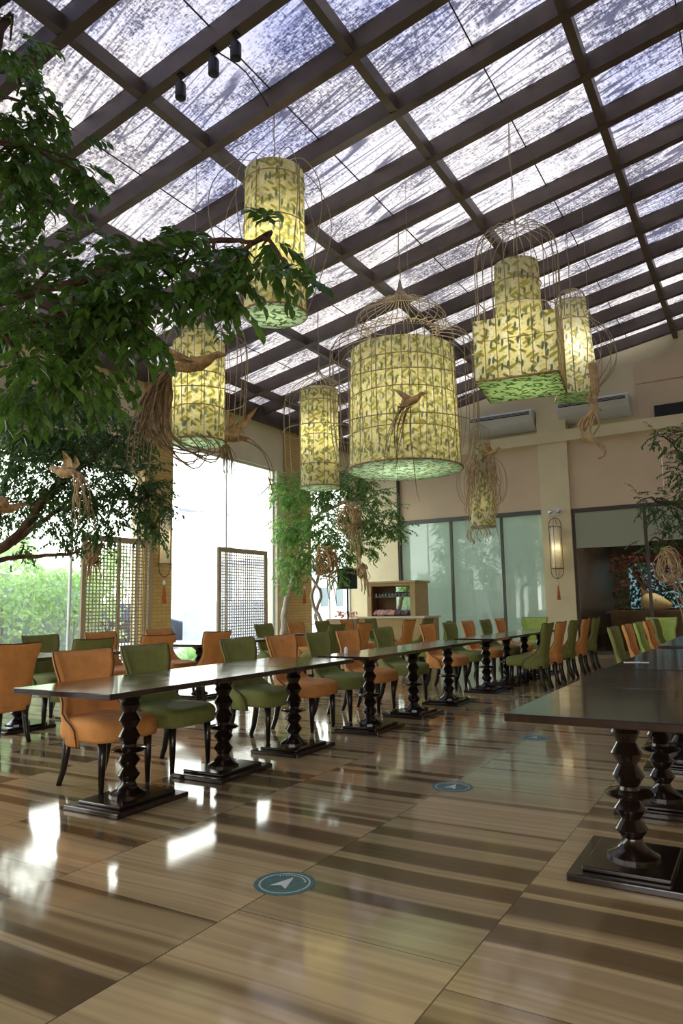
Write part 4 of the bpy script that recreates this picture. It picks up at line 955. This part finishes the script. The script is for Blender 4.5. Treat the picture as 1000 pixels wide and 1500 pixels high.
# ------------------------------------------------------------------ outside
b=MB(); b.box((-60,-25,-.25),(XL-.31,60,-.05)); b.box((XL-.31,YB+.6,-.25),(-4.1,60,-.05)); b.box((XL-.31,-25,-.25),(30,-3.41,-.05)); b.box((4.81,-3.41,-.25),(30,YB+.3,-.05)); tag(b.build('ground_outside',M['ground']),kind='structure')
b=MB(); b.box((-13.6,-6,-.05),(-13.4,11.6,2.0)); tag(b.build('boundary_wall',M['fence']),'grey boundary wall behind the vines outside the left window','wall')
lf=MB(); R=random.Random(9)
for q in range(9000):
    y=R.uniform(3.5,11.8); top=2.25+.25*sin(y*2.3)+.15*sin(y*5.1); z=R.uniform(0,1)
    z=top-(z**1.6)*top*.95; 
    if z<1.1 and R.random()<.55: continue
    x=-12.95+R.uniform(-.2,.3)+.15*sin(y*3)
    leaf(lf,Vector((x,y,z)),Vector((R.uniform(-.3,1),R.uniform(-1,1),R.uniform(-1,.4))),Vector((1,R.uniform(-.6,.6),R.uniform(-.2,1))),R.uniform(.08,.15),.07)
t=tag(empty('climbing_vine',(-13.2,7.6,0)),'overgrown pale green climbing vine on the boundary wall outside','plant'); o=lf.build('foliage',M['hedge'],t); o.location=(13.2,-7.6,0)
b=MB()
for q in range(26):
    y=R.uniform(-4,4); b.tube(spline([(.2,y,0),(R.uniform(.1,.3),y+R.uniform(-.2,.2),.7),(R.uniform(.1,.3),y+R.uniform(-.5,.5),1.5)],3),.018,5)
b.build('stems',M['barkpale'],t)
for i,(x,y,r_,lb) in enumerate(((-11.3,12.4,.5,'bright leafy shrub outside behind the orange chairs'),(-11.2,13.5,.4,'small leafy shrub outside beyond the short lattice screen'),(-11.0,8.6,.35,'small leafy shrub outside left of the tall lattice screen'))):
    lf=MB()
    for q in range(420):
        a=R.uniform(0,2*pi); el=R.uniform(.1,1.4); d=Vector((cos(a)*cos(el),sin(a)*cos(el),sin(el))); leaf(lf,d*r_*R.uniform(.1,.7)+Vector((0,0,.1)),d+Vector((0,0,.2)),Vector((R.uniform(-1,1),R.uniform(-1,1),1)),r_*.45,.035)
    tag(lf.build('garden_shrub',M['hedge'],None,(x,y,-.17)),lb,'shrub','shrubs outside the windows')
# parked car
t=tag(empty('parked_car',(-17.9,16.1,-.05),1.2),'blue-grey car parked outside beyond the yellow column','car')
b=MB(); prof=[(-2.1,.25),(-2.15,.7),(-1.9,.92),(-1.3,.98),(-.8,1.42),(.7,1.48),(1.4,1.02),(2.0,.85),(2.15,.6),(2.1,.25)]
n=len(prof); b.add([(x,sy*(.85 if z<1.1 else .68),z) for sy in (-1,1) for x,z in prof],[tuple(range(n)),tuple(reversed(range(n,2*n)))]+[(i,n+i,n+(i+1)%n,(i+1)%n) for i in range(n)]); b.build('body',M['carpaint'],t,bevel=.06)
for s_ in (-1,1):
    b=MB(); b.add([(-1.1,s_*.80,1.02),(1.15,s_*.80,1.06),(.6,s_*.70,1.40),(-.7,s_*.70,1.36)],[(0,1,2,3) if s_<0 else (3,2,1,0)]); b.build('side_window',M['carglass'],t)
    for x in (-1.35,1.35):
        b=MB(); b.tube([(x,s_*.70,.33),(x,s_*.90,.33)],.33,20); b.build('wheel',M['black'],t)
b=MB(); b.box((-16.2,17.35,-.05),(-16.0,23.0,1.45)); tag(b.build('low_wall',M['fence']),'low grey wall outside beyond the short lattice screen','wall')
t=tag(empty('street_light',(-18,21.9,-.05)),'grey street light with a horizontal arm outside the bright window','street light'); b=MB(); b.tube([(0,0,0),(0,0,8.5)],.10,10); b.build('pole',M['pole'],t)
b=MB(); b.tube([(0,0,4.95),(-.2,-2.0,4.95)],.06,8); b.box((-.5,-2.7,4.88),(.1,-1.7,5.02)); b.build('lamp_arm',M['pole'],t)
t=tag(empty('distant_building',(-34,44,0)),'pale building far outside behind the street light','building'); b=MB(); b.box((-6,-5,0),(6,5,4.2)); b.build('wall',M['bld'],t); b=MB(); b.box((-6.3,-5.3,4.2),(6.3,5.3,4.5)); b.build('roof',M['pole'],t)
for q in range(4):
    b=MB(); b.box((6.0,-4+q*2.2,1.2),(6.05,-3+q*2.2,2.6)); b.build('window',M['bluewin'],t)
t=tag(empty('grey_roofed_house',(-24,10.5,0)),'grey-roofed house outside beyond the vine-covered wall','building')
b=MB(); b.box((-3,-3.5,-.05),(3,3.5,3.2)); b.build('wall',M['bld'],t); b=MB(); b.add([(-3.4,-3.9,3.2),(3.4,-3.9,3.2),(3.4,3.9,3.2),(-3.4,3.9,3.2),(-.2,-3.9,4.2),(-.2,3.9,4.2)],[(0,1,4),(1,2,5,4),(2,3,5),(3,0,4,5),(3,2,1,0)]); b.build('roof',M['fence'],t)

# ------------------------------------------------------------------ camera
cam=bpy.data.cameras.new('camera'); co=bpy.data.objects.new('camera',cam); C.objects.link(co)
R0=Matrix(((0.860811875983576,0.5086419665027246,-0.016919340349953235),(0.08107856709226705,-0.10424275739441932,0.9912415010929843),(-0.5024233077036745,0.8546442519803484,0.1309733653574247)))
mw=Matrix.Identity(4)
for i in range(3):
    mw[i][0]=R0[0][i]; mw[i][1]=R0[1][i]; mw[i][2]=-R0[2][i]
mw[0][3]=0; mw[1][3]=0; mw[2][3]=1.225
co.matrix_world=mw
cam.sensor_fit='VERTICAL'; cam.sensor_height=36; cam.lens=36*1041.5/1500; cam.clip_end=200; cam.clip_start=.05
s=bpy.context.scene; s.camera=co
s.view_settings.view_transform='Standard'; s.view_settings.look='None'; s.view_settings.gamma=1; s.view_settings.use_curve_mapping=False
s.view_settings.exposure=0.66
